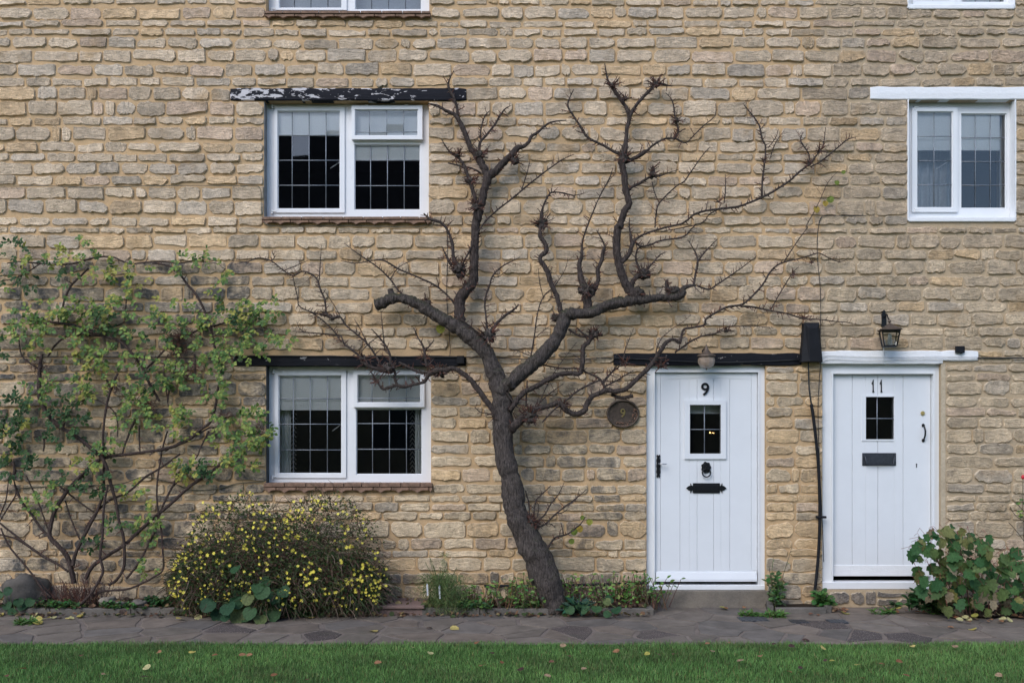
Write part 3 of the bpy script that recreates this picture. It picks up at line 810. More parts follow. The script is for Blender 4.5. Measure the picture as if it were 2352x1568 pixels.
# surround with a slightly peaked top rail
b = MB(); xa, xb, xm = leaf[0] + stile, leaf[2] - stile, (leaf[0] + leaf[2]) / 2
b.box(leaf[0], xa - .001, YF, YF + .0235, leaf[1] + .1, leaf[3]); b.build('stile', WD, d9, bev=.002)
b = MB(); b.box(xb + .001, leaf[2], YF, YF + .0235, leaf[1] + .1, leaf[3]); b.build('stile', WD, d9, bev=.002)
b = MB(); zt = leaf[3]; b.prism([(xa, zt - .058), (xm, zt - .040), (xb, zt - .058), (xb, zt), (xa, zt)], YF, YF + .0035); b.box(xa, xb, YF + .0035, YF + .0235, zt - .0545, zt); b.build('top_rail', WD, d9)
b = MB(); b.box(leaf[0] + .002, leaf[2] - .002, YF, YF + .023, leaf[1], leaf[1] + .0995); b.build('bottom_rail', WD, d9)
b = MB(); z0 = leaf[1] + .004
b.add([(leaf[0] + .006, YF - .001, z0), (leaf[2] - .006, YF - .001, z0), (leaf[2] - .006, YF - .030, z0), (leaf[0] + .006, YF - .030, z0), (leaf[0] + .006, YF - .001, z0 + .085), (leaf[2] - .006, YF - .001, z0 + .085), (leaf[2] - .006, YF - .030, z0 + .022), (leaf[0] + .006, YF - .030, z0 + .022), (leaf[0] + .006, YF - .012, z0 + .085), (leaf[2] - .006, YF - .012, z0 + .085)],
      [(0, 1, 2, 3), (3, 2, 6, 7), (7, 6, 9, 8), (8, 9, 5, 4), (4, 5, 1, 0), (0, 3, 7, 8, 4), (1, 5, 9, 6, 2)]); b.build('weather_bar', WD, d9, bev=.002)
b = MB(); b.box(op[0] + .002, op[2] - .002, REC - .018, REC + .10, op[1] + .0, Z(ZA(0, 1476)[1])); b.build('threshold', MAT['white'], house9, bev=.004)
fo = rect(ZA, (274, 354, 526, 711), -REC)
lf = plate('light_frame', fo, [shift(gl, .002, -.002, .002, -.002)], YF - .014, YF + .002, WD, d9, .005)
door_light(d9, gl, YF + .012, X(ZA(397, 0)[0], -REC), Z(ZA(0, 532)[1], -REC), WD)
blr = rect(ZA, (295, 380, 500, 436), -.15); b = MB(); b.box(blr[0], blr[2], .16, .165, blr[1], blr[3]); b.build('blind', BL, d9)
me = text_mesh('9', Z(0) - Z(41), .004, 'numeral'); me.transform(Matrix.Translation((X(ZA(400, 0)[0], -REC), YF - .004, Z(ZA(0, 292)[1], -REC)))); centre(obj('numeral', me, d9, MAT['black_iron']))
def PA(x, y, d=-REC): q = ZA(x, y); return X(q[0], d), Z(q[1], d)
# lion knocker: head boss, mane, ring
x, z = PA(405, 762); b = MB(); yk = YF - .001
mane = [(x + .043 * math.cos(t) * (1 + .10 * math.cos(7 * t)), z + .050 * math.sin(t) * (1 + .10 * math.cos(7 * t))) for t in np.linspace(0, 2 * PI, 28, endpoint=False)]
b.prism(mane, yk - .012, yk)
b.prism([(x + .028 * math.cos(t), z + .006 + .034 * math.sin(t)) for t in np.linspace(0, 2 * PI, 14, endpoint=False)], yk - .022, yk - .011)
b.prism([(x - .006, z - .012), (x + .006, z - .012), (x + .008, z + .004), (x, z + .016), (x - .008, z + .004)], yk - .031, yk - .021)
for s in (-1, 1):
    b.prism([(x + s * .012 + .005 * math.cos(t), z + .030 + .007 * math.sin(t)) for t in np.linspace(0, 2 * PI, 8, endpoint=False)], yk - .018, yk - .010)
b.prism([(x - .010, z - .024), (x + .010, z - .024), (x + .006, z - .010), (x - .006, z - .010)], yk - .027, yk - .02)
kn = b.build('knocker', MAT['black_iron'], d9, bev=.002)
b = MB(); zc = z - .048; b.tube([(x + .037 * math.sin(t), yk - .022 + .004 * math.cos(t), zc + .037 * math.cos(t)) for t in np.linspace(0, 2 * PI, 22)], 0.0062, 8, cap=False); b.build('ring', MAT['black_iron'], kn, sm=True)
# letter plate with fleur ends
q = rect(ZA, (325, 857, 489, 918), -REC); zc = (q[1] + q[3]) / 2; hh = (q[3] - q[1]) / 2
b = MB(); b.box(q[0], q[2], YF - .008, YF, q[1], q[3])
lp = b.build('letter_plate', MAT['black_iron'], d9, bev=.002)
b = MB(); b.box(q[0] + .014, q[2] - .014, YF - .014, YF - .0075, q[1] + .014, q[3] - .016); b.build('flap', MAT['black_iron'], lp, bev=.003)
for s in (-1, 1):
    e = q[0] if s < 0 else q[2]; P_ = [(0, hh * .45), (.012, hh * .55), (.017, hh * .95), (.023, hh * .95), (.022, hh * .5), (.038, hh * .42), (.060, 0), (.038, -hh * .42), (.022, -hh * .5), (.023, -hh * .95), (.017, -hh * .95), (.012, -hh * .55), (0, -hh * .45)]
    P_ = [(e + s * px, zc + pz) for px, pz in P_]
    if s > 0: P_ = P_[::-1]
    b = MB(); b.prism(P_, YF - .0075, YF - .0002); b.build('fleur_end', MAT['black_iron'], lp)
# lever handle
q = rect(ZA, (103, 683, 129, 826), -REC); zc = (q[1] + q[3]) / 2; xc = (q[0] + q[2]) / 2; hh = (q[3] - q[1]) / 2; hw = (q[2] - q[0]) / 2
P_ = [(hw * .5, -hh), (hw * .9, -hh * .86), (hw * .6, -hh * .7), (hw, -hh * .5), (hw * .75, -hh * .2), (hw, .0), (hw * .75, hh * .25), (hw, hh * .5), (hw * .6, hh * .7), (hw * .9, hh * .86), (hw * .5, hh), (0, hh * .88)]
P_ = [(xc + a, zc + c) for a, c in P_] + [(xc - a, zc + c) for a, c in reversed(P_[:-1])]
P_.append((xc, zc - hh * .88))
b = MB(); b.prism(P_, YF - .008, YF - .0002); hd = b.build('handle', MAT['black_iron'], d9)
x, z = PA(118, 740); b = MB(); b.tube([(x, YF - .008, z), (x, YF - .040, z), (x + .012, YF - .046, z), (x + .045, YF - .046, z - .001), (x + .068, YF - .044, z)], [.008, .007, .0075, .006, .005], 8); b.build('lever', MAT['steel'], hd, sm=True)
b = MB(); b.box(op[0] - .012, op[2] + .02, -.035, .12, -.03, op[1] + .0005); st9 = b.build('door_step', MAT['step'], house9, bev=.008, seg=2)
# small chandelier seen through the door's light
b = MB(); _q = ZA(432, 556); bx, bz = X(_q[0], -1.2), Z(_q[1], -1.2)
for k, s_ in enumerate((1, .5, .7, .4)): b.lathe([(.0005, bz), (.004 * s_, bz + .005 * s_), (.0028 * s_, bz + .013 * s_), (.0004, bz + .018 * s_)], bx + .016 * k - .01, 1.2 + .03 * (k % 2), 6)
ml = bpy.data.materials.new('lamp_glow'); ml.use_nodes = True; pb = ml.node_tree.nodes['Principled BSDF']
pb.inputs['Emission Color'].default_value = (1, .55, .2, 1); pb.inputs['Emission Strength'].default_value = 4.0
chd = b.build('candle_lamp', ml, None)
tag(chd, 'small glowing candle lamp seen through the glass of door 9', 'lamp')

# ---- number 11
ZB = zmap(1800.3 + 2.5, 696.9, 0.43527)
op = wr(OPEN11[2]); leaf = rect(ZB, (247, 375, 768, 1436), -REC - .04)
fr11 = plate('door_frame', (op[0] + .001, op[1] + .002, op[2] - .001, op[3] - .001), [shift(leaf, -.004, .004, -.07, .004)], REC, REC + .09, MAT['white'], house11, .006)
stop = shift(leaf, -.004, .004, -.07, .004)
plate('door_stop', (stop[0] - .016, stop[1], stop[2] + .016, stop[3] + .016), [(stop[0], stop[1] - .01, stop[2], stop[3])], REC - .010, REC - .0005, MAT['white'], house11, .004)
gl = rect(ZB, (422, 492, 573, 716), -REC - .05)
d11 = plate('door', leaf, [gl], REC + .056, REC + .085, WD, house11)
d11['label'] = 'white planked door numbered 11 with grey letter plate'
YF = REC + .034
planks(d11, (leaf[0], leaf[1] + .10, leaf[2], leaf[3]), gl, [X(ZB(v, 0)[0], -REC) for v in (363, 499, 633)], YF, .02, .0035, WD)
b = MB(); b.box(leaf[0], leaf[2], YF - .008, YF + .02, leaf[1], leaf[1] + .1); b.build('weather_bar', MAT['limewash'], d11, bev=.006, seg=2)
b = MB(); b.box(op[0] + .002, op[2] - .002, REC - .02, REC + .10, op[1], Z(ZB(0, 1470)[1])); b.build('threshold', MAT['white_worn'], house11, bev=.004)
plate('light_frame', rect(ZB, (413, 483, 582, 725), -REC), [shift(gl, .001, -.001, .001, -.001)], YF - .006, YF + .003, WD, d11, .003)
door_light(d11, gl, YF + .014, X(ZB(497, 0)[0], -REC), Z(ZB(0, 606)[1], -REC), WD)
one = [(-.2, -.5), (.32, -.5), (.12, -.36), (.10, .46), (.16, .5), (-.02, .5), (-.34, .2), (-.30, .10), (-.1, .2), (-.1, -.33)]
for cx in (473, 516):
    q = ZB(cx, 434); x, z = X(q[0], -REC), Z(q[1], -REC); hgt = .114
    b = MB(); b.prism([(x + a * hgt * .34, z + c * hgt) for a, c in one], YF - .006, YF - .0003); b.build('numeral', MAT['black_iron'], d11)
q = rect(ZB, (415, 788, 594, 855), -REC); b = MB(); b.box(q[0], q[2], YF - .007, YF - .0003, q[1], q[3]); lp = b.build('letter_plate', MAT['grey_iron'], d11, bev=.002)
b = MB(); b.box(q[0] + .028, q[2] - .028, YF - .013, YF - .0065, q[1] + .016, q[3] - .022); b.build('flap', MAT['grey_iron'], lp, bev=.003)
b = MB(); zz = q[3] - .02; b.tube([(q[0] + .02, YF - .006, zz - .01), (q[0] + .022, YF - .02, zz - .02), (q[0] + .03, YF - .026, q[1] + .018), (q[0] + .06, YF - .028, q[1] + .008), (q[2] - .06, YF - .028, q[1] + .008), (q[2] - .03, YF - .026, q[1] + .018), (q[2] - .022, YF - .02, zz - .02), (q[2] - .02, YF - .006, zz - .01)], .0055, 6); b.build('pull_bar', MAT['grey_iron'], lp, sm=True)
def PB(x, y): q = ZB(x, y); return X(q[0], -REC), Z(q[1], -REC)
x, z = PB(738, 642); x2, z2 = PB(738, 722)
b = MB(); b.tube([(x, YF - .004, z), (x + .003, YF - .02, z - .012), (x + .006, YF - .034, z - .05), (x + .004, YF - .034, z - .09), (x + .0, YF - .02, z2 + .012), (x2, YF - .004, z2)], [.006, .007, .0075, .008, .007, .006], 8)
for a, c in ((x, z), (x2, z2)): b.prism([(a + .013 * math.cos(t) * (1 + .2 * math.cos(3 * t)), c + .016 * math.sin(t)) for t in np.linspace(0, 2 * PI, 12, endpoint=False)], YF - .006, YF - .0003)
b.build('handle', MAT['black_iron'], d11, sm=False)
x, z = PB(735, 578); b = MB()
b.prism([(x + .019 * math.cos(t), z + .02 * math.sin(t)) for t in np.linspace(0, 2 * PI, 18, endpoint=False)], YF - .010, YF - .0003); b.prism([(x + .007 * math.cos(t), z + .007 * math.sin(t)) for t in np.linspace(0, 2 * PI, 12, endpoint=False)], YF - .014, YF - .0098)
b.build('lock', MAT['brass'], d11, bev=.0015)
x, z = PB(703, 852); b = MB(); b.prism([(x - .004, z - .022), (x + .004, z - .022), (x + .003, z), (x + .006, z + .008), (x, z + .015), (x - .006, z + .008), (x - .003, z)], YF - .003, YF - .0003); b.build('keyhole', MAT['black_iron'], d11)
b = MB(); b.box(op[0] + .005, op[2] + .03, .0015, .12, -.03, op[1] + .0005); st11 = b.build('door_step', MAT['step'], house11, bev=.008, seg=2)
# rendered strip between the frame and the stones, right of door 11
b = MB(); b.box(op[2] + .0005, X(2171), -.006, .02, op[1] + .01, op[3]); b.build('mortar_fillet', MAT['fillet'], house11)

# ================================================================== things fixed to the wall
def wall_wire(name, pts, r, mat, label, cat='cable', n=6, d=0.022):
    ps = [at(p[0], p[1], p[2] if len(p) > 2 else d) for p in pts]
    b = MB(); b.tube(spline(ps, 6), r, n)
    return tag(b.build(name, mat, None, sm=True), label, cat)
def spline(ps, k):
    """Catmull-Rom through the points (tuples of any length), k steps per span"""
    A = np.array([list(p) for p in ps], float); out = []
    n = len(A)
    if n < 3: return [Vector(a) if len(a) == 3 else a for a in A]
    for i in range(n - 1):
        p0, p1, p2, p3 = A[max(i - 1, 0)], A[i], A[i + 1], A[min(i + 2, n - 1)]
        for j in range(k):
            t = j / k
            out.append(.5 * ((2 * p1) + (-p0 + p2) * t + (2 * p0 - 5 * p1 + 4 * p2 - p3) * t * t + (-p0 + 3 * p1 - 3 * p2 + p3) * t ** 3))
    out.append(A[-1])
    return [Vector(a) for a in out] if A.shape[1] == 3 else out

wall_wire('cable', [(-160, 424), (0, 428), (95, 427, .022), (215, 430, .022), (345, 427), (445, 426, .022), (560, 427), (590, 427, .02), (599, 440), (600, 480), (604, 503), (614, 516, .05), (660, 520), (760, 518), (850, 519), (950, 522), (985, 514)], .0032, MAT['cable_green'], 'thin olive cable running past the upper leaded window and under its sill')
for px, py in ((93, 427), (214, 430), (347, 426.5), (444, 426), (580, 426.5), (591, 426.5)):
    pass
wall_wire('cable', [(-160, 819), (0, 819), (180, 820), (330, 820), (470, 822), (545, 817, .03), (800, 818, .03), (1068, 820, .03), (1200, 824, .03), (1330, 825, .03), (1412, 822, .03), (1640, 832, .032), (1836, 826, .03)], .0042, MAT['cable'], 'thin black cable running level along the tops of the black beams')
wall_wire('cable', [(1026, 520, .012), (1028, 560, .02), (1027, 620), (1026, 680), (1030, 740), (1034, 800), (1033, 818, .03)], .0030, MAT['cable'], 'thin black cable hanging down beside the tree to the lower beam')
wall_wire('cable', [(1990, 496), (1955, 495, .02), (1900, 496), (1886, 500), (1880, 520), (1877, 560), (1879, 610), (1884, 660), (1885, 720), (1884, 770, .02), (1885, 830, .03), (1882, 870), (1879, 930), (1880, 1000), (1884, 1100), (1889, 1200), (1892, 1290)], .0032, MAT['cable'], 'thin black cable dropping from a nail down past the junction box')
wall_wire('cable', [(2246, 822, .02), (2300, 822), (2360, 822), (2520, 822)], .0065, MAT['cable'], 'thick black cable leaving the right end of the white lintel')
wall_wire('cable', [(1886, 826, .032), (1900, 816, .032), (1960, 818, .036), (2080, 820, .036), (2150, 818, .036), (2246, 820, .03)], .003, MAT['cable_white'], 'white painted cable along the white lintel over door 11, upper one')
wall_wire('cable', [(1886, 834, .032), (1905, 824, .032), (1990, 827, .036), (2090, 825, .036), (2246, 824, .03)], .003, MAT['cable_white'], 'white painted cable along the white lintel over door 11, lower one')
wall_wire('cable', [(-160, 1120, .02), (0, 1127, .03), (60, 1120), (150, 1115), (270, 1112), (330, 1095), (400, 1110), (440, 1125), (500, 1122), (545, 1110), (600, 1106), (612, 1100)], .0045, MAT['cable_green'], 'olive cable sagging along the wall behind the rose to the lower window')
# thick black supply cable
ZB0 = zmap(1800.3, 696.9, 0.43527)
wall_wire('supply_cable', [(*ZB0(130, 312), .045), (*ZB0(131, 380), .03), (*ZB0(134, 450), .025), (*ZB0(146, 535), .025)], .0065, MAT['cable'], 'slim black cable coming out below the tapered junction box')
sc_ = wall_wire('supply_pipe', [(*ZB0(145, 530), .025), (*ZB0(157, 610), .028), (*ZB0(170, 720), .03), (*ZB0(182, 850), .03), (*ZB0(188, 990), .03), (*ZB0(190, 1130), .03), (*ZB0(186, 1260), .035), (*ZB0(176, 1400), .04), (*ZB0(160, 1545), .06)], .0135, MAT['black_plastic'], 'bowed black conduit pipe running down the pier between the doors', 'pipe', 10)
b = MB(); q = ZB0(190, 1124); b.box(X(q[0]) - .045, X(q[0]) + .045, -.048, -.0165, Z(q[1]) - .010, Z(q[1]) + .010); b.build('pipe_clip', MAT['black_plastic'], sc_, bev=.003)

wall_wire('waste_pipe', [(1112, 1345, .05), (1250, 1344, .05), (1400, 1341, .05), (1488, 1338, .05)], .013, MAT['black_plastic'], 'dark pipe running level along the wall foot left of door 9', 'pipe', 10)
# tapered junction box
bx = [(1842.5, 743.5), (1874, 743.5), (1881.7, 832.7), (1835, 832.7)]
d0, d1 = .02, .105
b = MB()
def fr_(d, s=0.0):
    return [at(1835 + s, 832.7 - s * .5, d), at(1881.7 - s, 832.7 - s * .5, d), at(1874 - s, 743.5 + s, d), at(1842.5 + s, 743.5 + s, d)]
ba = [Vector((X(p[0]), -.004, Z(p[1]))) for p in ((1834, 833), (1883, 833), (1875, 743), (1841, 743))]
mid = [Vector((X(p[0]), -.075, Z(p[1]))) for p in ((1834, 833), (1883, 833), (1875, 743), (1841, 743))]
fro = [Vector((X(p[0]), -.115, Z(p[1]))) for p in ((1850, 832), (1879, 832), (1867, 756), (1848, 756))]
b.add(ba + mid + fro, [(3, 2, 1, 0), (0, 1, 5, 4), (1, 2, 6, 5), (2, 3, 7, 6), (3, 0, 4, 7), (4, 5, 9, 8), (5, 6, 10, 9), (6, 7, 11, 10), (7, 4, 8, 11), (8, 9, 10, 11)])
tag(b.build('junction_box', MAT['black_plastic'], None, bev=.004, seg=2), 'tall tapered black cable box on the wall between the two doors', 'junction box')
b = MB(); b.box(X(2190.5), X(2210.6), -.045, -.021, Z(811), Z(795.6)); b.box(X(2197), X(2204), -.055, -.046, Z(813), Z(805))
tag(b.build('cable_box', MAT['black_plastic'], None, bev=.003), 'small square black box on the right end of the white lintel', 'cable box')
b = MB(); b.box(X(1050), X(1067), -.062, -.0205, Z(836), Z(818)); tag(b.build('cable_box', MAT['black_plastic'], None, bev=.004), 'small black box on the beam end beside the tree', 'cable box')

# wall lantern over door 11
ZC = zmap(1814.8, 696.9, 0.2284)
def PC(x, y, d): q = ZC(x, y); return at(q[0], q[1], d)
ld = 0.16; xw = PC(945, 160, 0)
lan = empty('wall_lantern', (xw.x, 0, xw.z)); tag(lan, 'black wall lantern with clear panes above the door numbered 11', 'lantern')
b = MB(); p0, p1 = PC(921, 232, .02), PC(969, 108, .02); b.box(p0.x, p1.x, -.022, -.004, p0.z, p1.z)
xm = (p0.x + p1.x) / 2; b.prism([(p0.x - .006, p1.z), (p1.x + .006, p1.z), (xm + .008, p1.z + .014), (xm + .016, p1.z + .022), (xm, p1.z + .042), (xm - .016, p1.z + .022), (xm - .008, p1.z + .014)], -.022, -.004); b.build('back_plate', MAT['black_iron'], lan, bev=.002)
c = PC(1000, 300, ld); cx, cy = c.x, -ld
b = MB(); zt = PC(1000, 180, ld).z; b.tube([(xm, -.02, p1.z - .03), (xm + .01, -.06, p1.z - .01), ((xm + cx) / 2, -.12, zt + .03), (cx, cy, zt + .012)], [.007, .006, .006, .006], 8); b.build('arm', MAT['black_iron'], lan, sm=True)
zr0, zr1 = PC(0, 270, ld).z, PC(0, 205, ld).z; hw = (PC(1125, 0, ld).x - PC(862, 0, ld).x) / 2 * .98
def frustum(b, h0, z0, h1, z1, rot=PI / 4 + .25, n=4):
    vs = [(cx + h * math.cos(rot + k * 2 * PI / n), cy + h * math.sin(rot + k * 2 * PI / n), z) for h, z in ((h0, z0), (h1, z1)) for k in range(n)]
    b.add(vs, [tuple(range(n))[::-1], tuple(range(n, 2 * n))] + [(k, (k + 1) % n, (k + 1) % n + n, k + n) for k in range(n)])
RT = PI / 4 - .22
b = MB(); frustum(b, hw * 1.12, zr0, hw * 1.12, zr0 + .006, RT, 4); frustum(b, hw * 1.10, zr0 + .006, .018, zr1, RT, 4); b.lathe([(.018, zr1 - .002), (.010, zr1 + .006), (.006, zr1 + .010), (.016, zr1 + .022), (.0135, zr1 + .03), (.003, zr1 + .042)], cx, cy, 8)
b.build('roof', MAT['bronze'], lan)
zb0, zb1 = PC(0, 432, ld).z, zr0 - .001; ht, hb = (PC(1095, 0, ld).x - PC(890, 0, ld).x) / 2 * 1.18, (PC(1075, 0, ld).x - PC(935, 0, ld).x) / 2 * 1.18
def corner(h, k): return (cx + h * math.cos(RT + k * PI / 2), cy + h * math.sin(RT + k * PI / 2))
b = MB()
for k in range(4): b.tube([(*corner(hb, k), zb0), (*corner(ht, k), zb1)], .0055, 6)
for k in range(4):
    b.tube([(*corner(hb, k), zb0 + .004), (*corner(hb, k + 1), zb0 + .004)], .0055, 6); b.tube([(*corner(ht, k), zb1 - .005), (*corner(ht, k + 1), zb1 - .005)], .0055, 6)
frustum(b, hb, zb0 - .004, hb, zb0, RT); b.build('cage', MAT['black_iron'], lan)
for k in range(4):
    b = MB(); s = .97; b.add([(*corner(hb * s, k), zb0 + .004), (*corner(hb * s, k + 1), zb0 + .004), (*corner(ht * s, k + 1), zb1 - .004), (*corner(ht * s, k), zb1 - .004)], [(0, 1, 2, 3)]); b.build('pane', MAT['glass'], lan)
b = MB(); zc = (zb0 + zb1) / 2
b.lathe([(.012, zb0 + .002), (.012, zb0 + .028), (.010, zb0 + .03)], cx, cy, 10)
for k in range(3): 
    a = 2 * PI * k / 3; b.tube([(cx + .011 * math.cos(a), cy + .011 * math.sin(a), zb0 + .03), (cx + .011 * math.cos(a), cy + .011 * math.sin(a), zc + .03), (cx, cy, zc + .042)], .0065, 6)
b.build('bulb', MAT['blind'], lan, sm=True)
wall_wire('lantern_cable', [(*ZC(942, 432), .02), (*ZC(942, 470), .02), (*ZC(940, 520), .03), (*ZC(938, 608), .032)], .0028, MAT['cable_white'], 'short white cable from the wall lantern down across the white lintel')

# pine-cone pendant over door 9
gd = .12; g = at(1622.4, 829, gd); hz = (Z(812, gd) - Z(846, gd)) / 2; hr = X(1641, gd) - X(1622.4, gd)
pen = empty('pendant_lamp', (g.x, 0, g.z)); tag(pen, 'ribbed glass globe lamp under a pointed dark cap above the door numbered 9', 'lamp')
b = MB(); n = 9; ns = 22
prof = [(hr * math.sin(PI * (k + .6) / (n + .6)) ** .8, g.z + hz * math.cos(PI * (k + .6) / (n + .6))) for k in range(n)]
vs = [(g.x + r * (1 + .05 * (k % 2)) * math.cos(2 * PI * k / ns), -gd + r * (1 + .05 * (k % 2)) * math.sin(2 * PI * k / ns), z) for r, z in prof for k in range(ns)]
b.add(vs, [(i * ns + k, i * ns + (k + 1) % ns, (i + 1) * ns + (k + 1) % ns, (i + 1) * ns + k) for i in range(n - 1) for k in range(ns)])
kg = NT('amber_ribbed_glass', 0.25, 0.5); kg.b.inputs['Base Color'].default_value = (.34, .25, .18, 1); kg.b.inputs['Transmission Weight'].default_value = .25; MAT['amber'] = kg.m
kg.nrm(kg.bump(kg.math('SINE', kg.math('MULTIPLY', kg.noise(kg.pos(1, 1, 1), 70, 1), 30.0)), .5, .004))
b.build('globe', MAT['amber'], pen)
zt = Z(790, gd); b = MB(); b.lathe([(hr * 1.15, g.z + hz * .62), (hr * 1.12, g.z + hz * .80), (hr * .62, g.z + hz * 1.05), (hr * .30, g.z + hz * 1.5), (hr * .13, g.z + hz * 2.0), (.002, zt)], g.x, -gd, 16); b.build('cap', MAT['bronze'], pen, sm=False)
b = MB(); b.lathe([(.002, g.z - hz * 1.22), (.010, g.z - hz * 1.0), (.016, g.z - hz * .86)], g.x, -gd, 10); b.build('finial', MAT['bronze'], pen)
b = MB(); b.tube([(g.x, -.019, g.z + hz * 1.3), (g.x, -.06, g.z + hz * 1.6), (g.x, -gd + .01, g.z + hz * 1.6)], .006, 8)
b.prism([(g.x - .02, g.z + .01), (g.x + .02, g.z + .01), (g.x + .02, g.z + hz * 1.6), (g.x, g.z + hz * 1.9), (g.x - .02, g.z + hz * 1.6)], -.03, -.019); b.build('bracket', MAT['black_iron'], pen)

# round plaque with brass 9
pc = at(1430.6, 949.7, .02); rx, rz = 37 / S, 32 / S
plq = empty('house_number_plaque', (pc.x, 0, pc.z)); tag(plq, 'oval bronze plaque with a raised rim and brass 9 beside the door', 'plaque')
ring = lambda f, n=40: [(pc.x + rx * f * math.cos(t), pc.z + rz * f * math.sin(t)) for t in np.linspace(0, 2 * PI, n, endpoint=False)]
b = MB(); b.prism(ring(.93), -.022, -.004); b.build('disc', MAT['bronze'], plq)
b = MB(); t_ = np.linspace(0, 2 * PI, 41)
b.tube([(pc.x + rx * .95 * math.cos(t), -.030 + .003 * math.sin(5 * t), pc.z + rz * .95 * math.sin(t)) for t in t_], [.010 + .0018 * math.sin(9 * t) for t in t_], 8, cap=False); b.build('rim', MAT['bronze'], plq, sm=True)
b = MB(); rr = random.Random(5)
for k in range(26):   # cast fruit and leaf relief low on the right
    t = rr.uniform(-2.1, .5); f = rr.uniform(.62, .88); px, pz = pc.x + rx * f * math.cos(t), pc.z + rz * f * math.sin(t); s = rr.uniform(.006, .012); a = t + rr.uniform(-.6, 2)
    b.tube([(px - s * math.cos(a), -.023, pz - s * math.sin(a)), (px, -.030, pz), (px + s * math.cos(a), -.023, pz + s * math.sin(a))], [.002, s * .6, .002], 6)
b.build('cast_relief', MAT['copper'], plq, sm=True)['kind'] = 'stuff'
me = text_mesh('9', Z(0) - Z(28), .003, 'numeral'); me.transform(Matrix.Diagonal((.9, 1, 1, 1)).to_4x4()); me.transform(Matrix.Translation((pc.x, -.0265, pc.z + .002))); centre(obj('numeral', me, plq, MAT['brass']))

# ================================================================== the ground
def sheet(name, x0, x1, d0, d1, z, mat, nx=2, ny=2, amp=0.0):
    vs, fs = [], []
    for j in range(ny + 1):
        for i in range(nx + 1):
            x, d = lerp(x0, x1, i / nx), lerp(d0, d1, j / ny)
            vs.append((x, -d, z + (amp * mnoise.noise(Vector((x * 2.5, d * 2.5, 3))) if amp else 0)))
    for j in range(ny):
        for i in range(nx):
            a = j * (nx + 1) + i; fs.append((a, a + nx + 1, a + nx + 2, a + 1))
    me = bpy.data.meshes.new(name); me.from_pydata(vs, [], fs)
    return obj(name, me, None, mat)
PATH_D = 1.40
lawn = tag(sheet('ground', -400, 400, 1.395, 600, -.006, MAT['turf']), 'short green lawn in front of the paved path', kind='structure')
tag(sheet('ground_behind', -400, 400, -.1, -600, -.03, MAT['turf']), kind='structure')
path = tag(sheet('path', -7.5, 7.5, -.05, PATH_D, -.0035, MAT['path_mortar']), 'crazy paving path of grey brown flagstones', kind='structure')
BED9_D, BED9_X1 = .36, X(1502, .36)
beds = [(-9, BED9_X1, -.1, .33), (X(1770, .28), X(1905, .28), -.1, .28)]
def clip_poly(P_, n, c):
    out = []
    for a, b_ in zip(P_, P_[1:] + P_[:1]):
        da, db = a[0] * n[0] + a[1] * n[1] - c, b_[0] * n[0] + b_[1] * n[1] - c
        if da <= 0: out.append(a)
        if (da < 0 < db) or (db < 0 < da):
            t = da / (da - db); out.append((a[0] + (b_[0] - a[0]) * t, a[1] + (b_[1] - a[1]) * t))
    return out
rp = random.Random(21); seeds = []
for j, (dr, n) in enumerate([(.14, 23), (.42, 26), (.68, 30), (.93, 27), (1.17, 31), (1.34, 24)]):
    for i in range(n): seeds.append((-5.9 + 11.8 * (i + .5 + rp.uniform(-.36, .36)) / n, dr + rp.uniform(-.10, .10)))
for i, s in enumerate(seeds):
    P_ = [(-6.1, 0.0), (6.1, 0.0), (6.1, PATH_D), (-6.1, PATH_D)]
    for k, q in enumerate(seeds):
        if k == i or abs(q[0] - s[0]) > 1.6 or not P_: continue
        n = (q[0] - s[0], (q[1] - s[1])); c = ((q[0] ** 2 - s[0] ** 2) + (q[1] ** 2 - s[1] ** 2)) / 2
        P_ = clip_poly(P_, n, c)
    if len(P_) < 3: continue
    if all(any(b_[0] < x < b_[1] and b_[2] < y < b_[3] for b_ in beds) for x, y in P_): continue
    cx, cy = sum(p[0] for p in P_) / len(P_), sum(p[1] for p in P_) / len(P_)
    Q = []
    for a, c in zip(P_, P_[1:] + P_[:1]):
        L = math.hypot(c[0] - a[0], c[1] - a[1]); m = 1 if L < .12 else 2 if L < .3 else 3
        for t in range(m): Q.append((lerp(a[0], c[0], t / m) + (rp.uniform(-.008, .008)), lerp(a[1], c[1], t / m) + rp.uniform(-.008, .008)))
    gap = rp.uniform(.006, .020)
    def inset(g):
        o_ = []
        for x, y in Q:
            L = math.hypot(x - cx, y - cy); f = max(.3, 1 - g / max(L * .75, .02)); o_.append((cx + (x - cx) * f, cy + (y - cy) * f))
        return o_
    zt = rp.uniform(.0005, .004); tl = rp.uniform(-.003, .003), rp.uniform(-.003, .003)
    ta, tb = inset(gap), inset(gap + .006); n = len(Q)
    vs = [(x, -y, -.012) for x, y in ta] + [(x, -y, zt - .002 + tl[0] * (x - cx) + tl[1] * (y - cy)) for x, y in ta] + [(x, -y, zt + tl[0] * (x - cx) + tl[1] * (y - cy)) for x, y in tb]
    fs = [(k, n + k, n + (k + 1) % n, (k + 1) % n) for k in range(n)] + [(n + k, 2 * n + k, 2 * n + (k + 1) % n, n + (k + 1) % n) for k in range(n)] + [tuple(range(2 * n, 3 * n))]
    v = rp.random(); f = rp.uniform(.72, .98)
    if v < .09 and .3 < cy < 1.25: tone = (.07 * f, .055 * f, .05 * f, 1.0)
    elif v < .3: tone = (.175 * f, .14 * f, .112 * f, 0)
    elif v < .45: tone = (.145 * f, .126 * f, .11 * f, 0)
    else: tone = (.165 * f, .137 * f, .112 * f, 0)
    me = bpy.data.meshes.new('flagstone'); me.from_pydata(vs, [], fs); attr_col(me, 'tone', [tone] * len(vs)); me.flip_normals() if False else None
    centre(obj('flagstone', me, path, MAT['flag']))
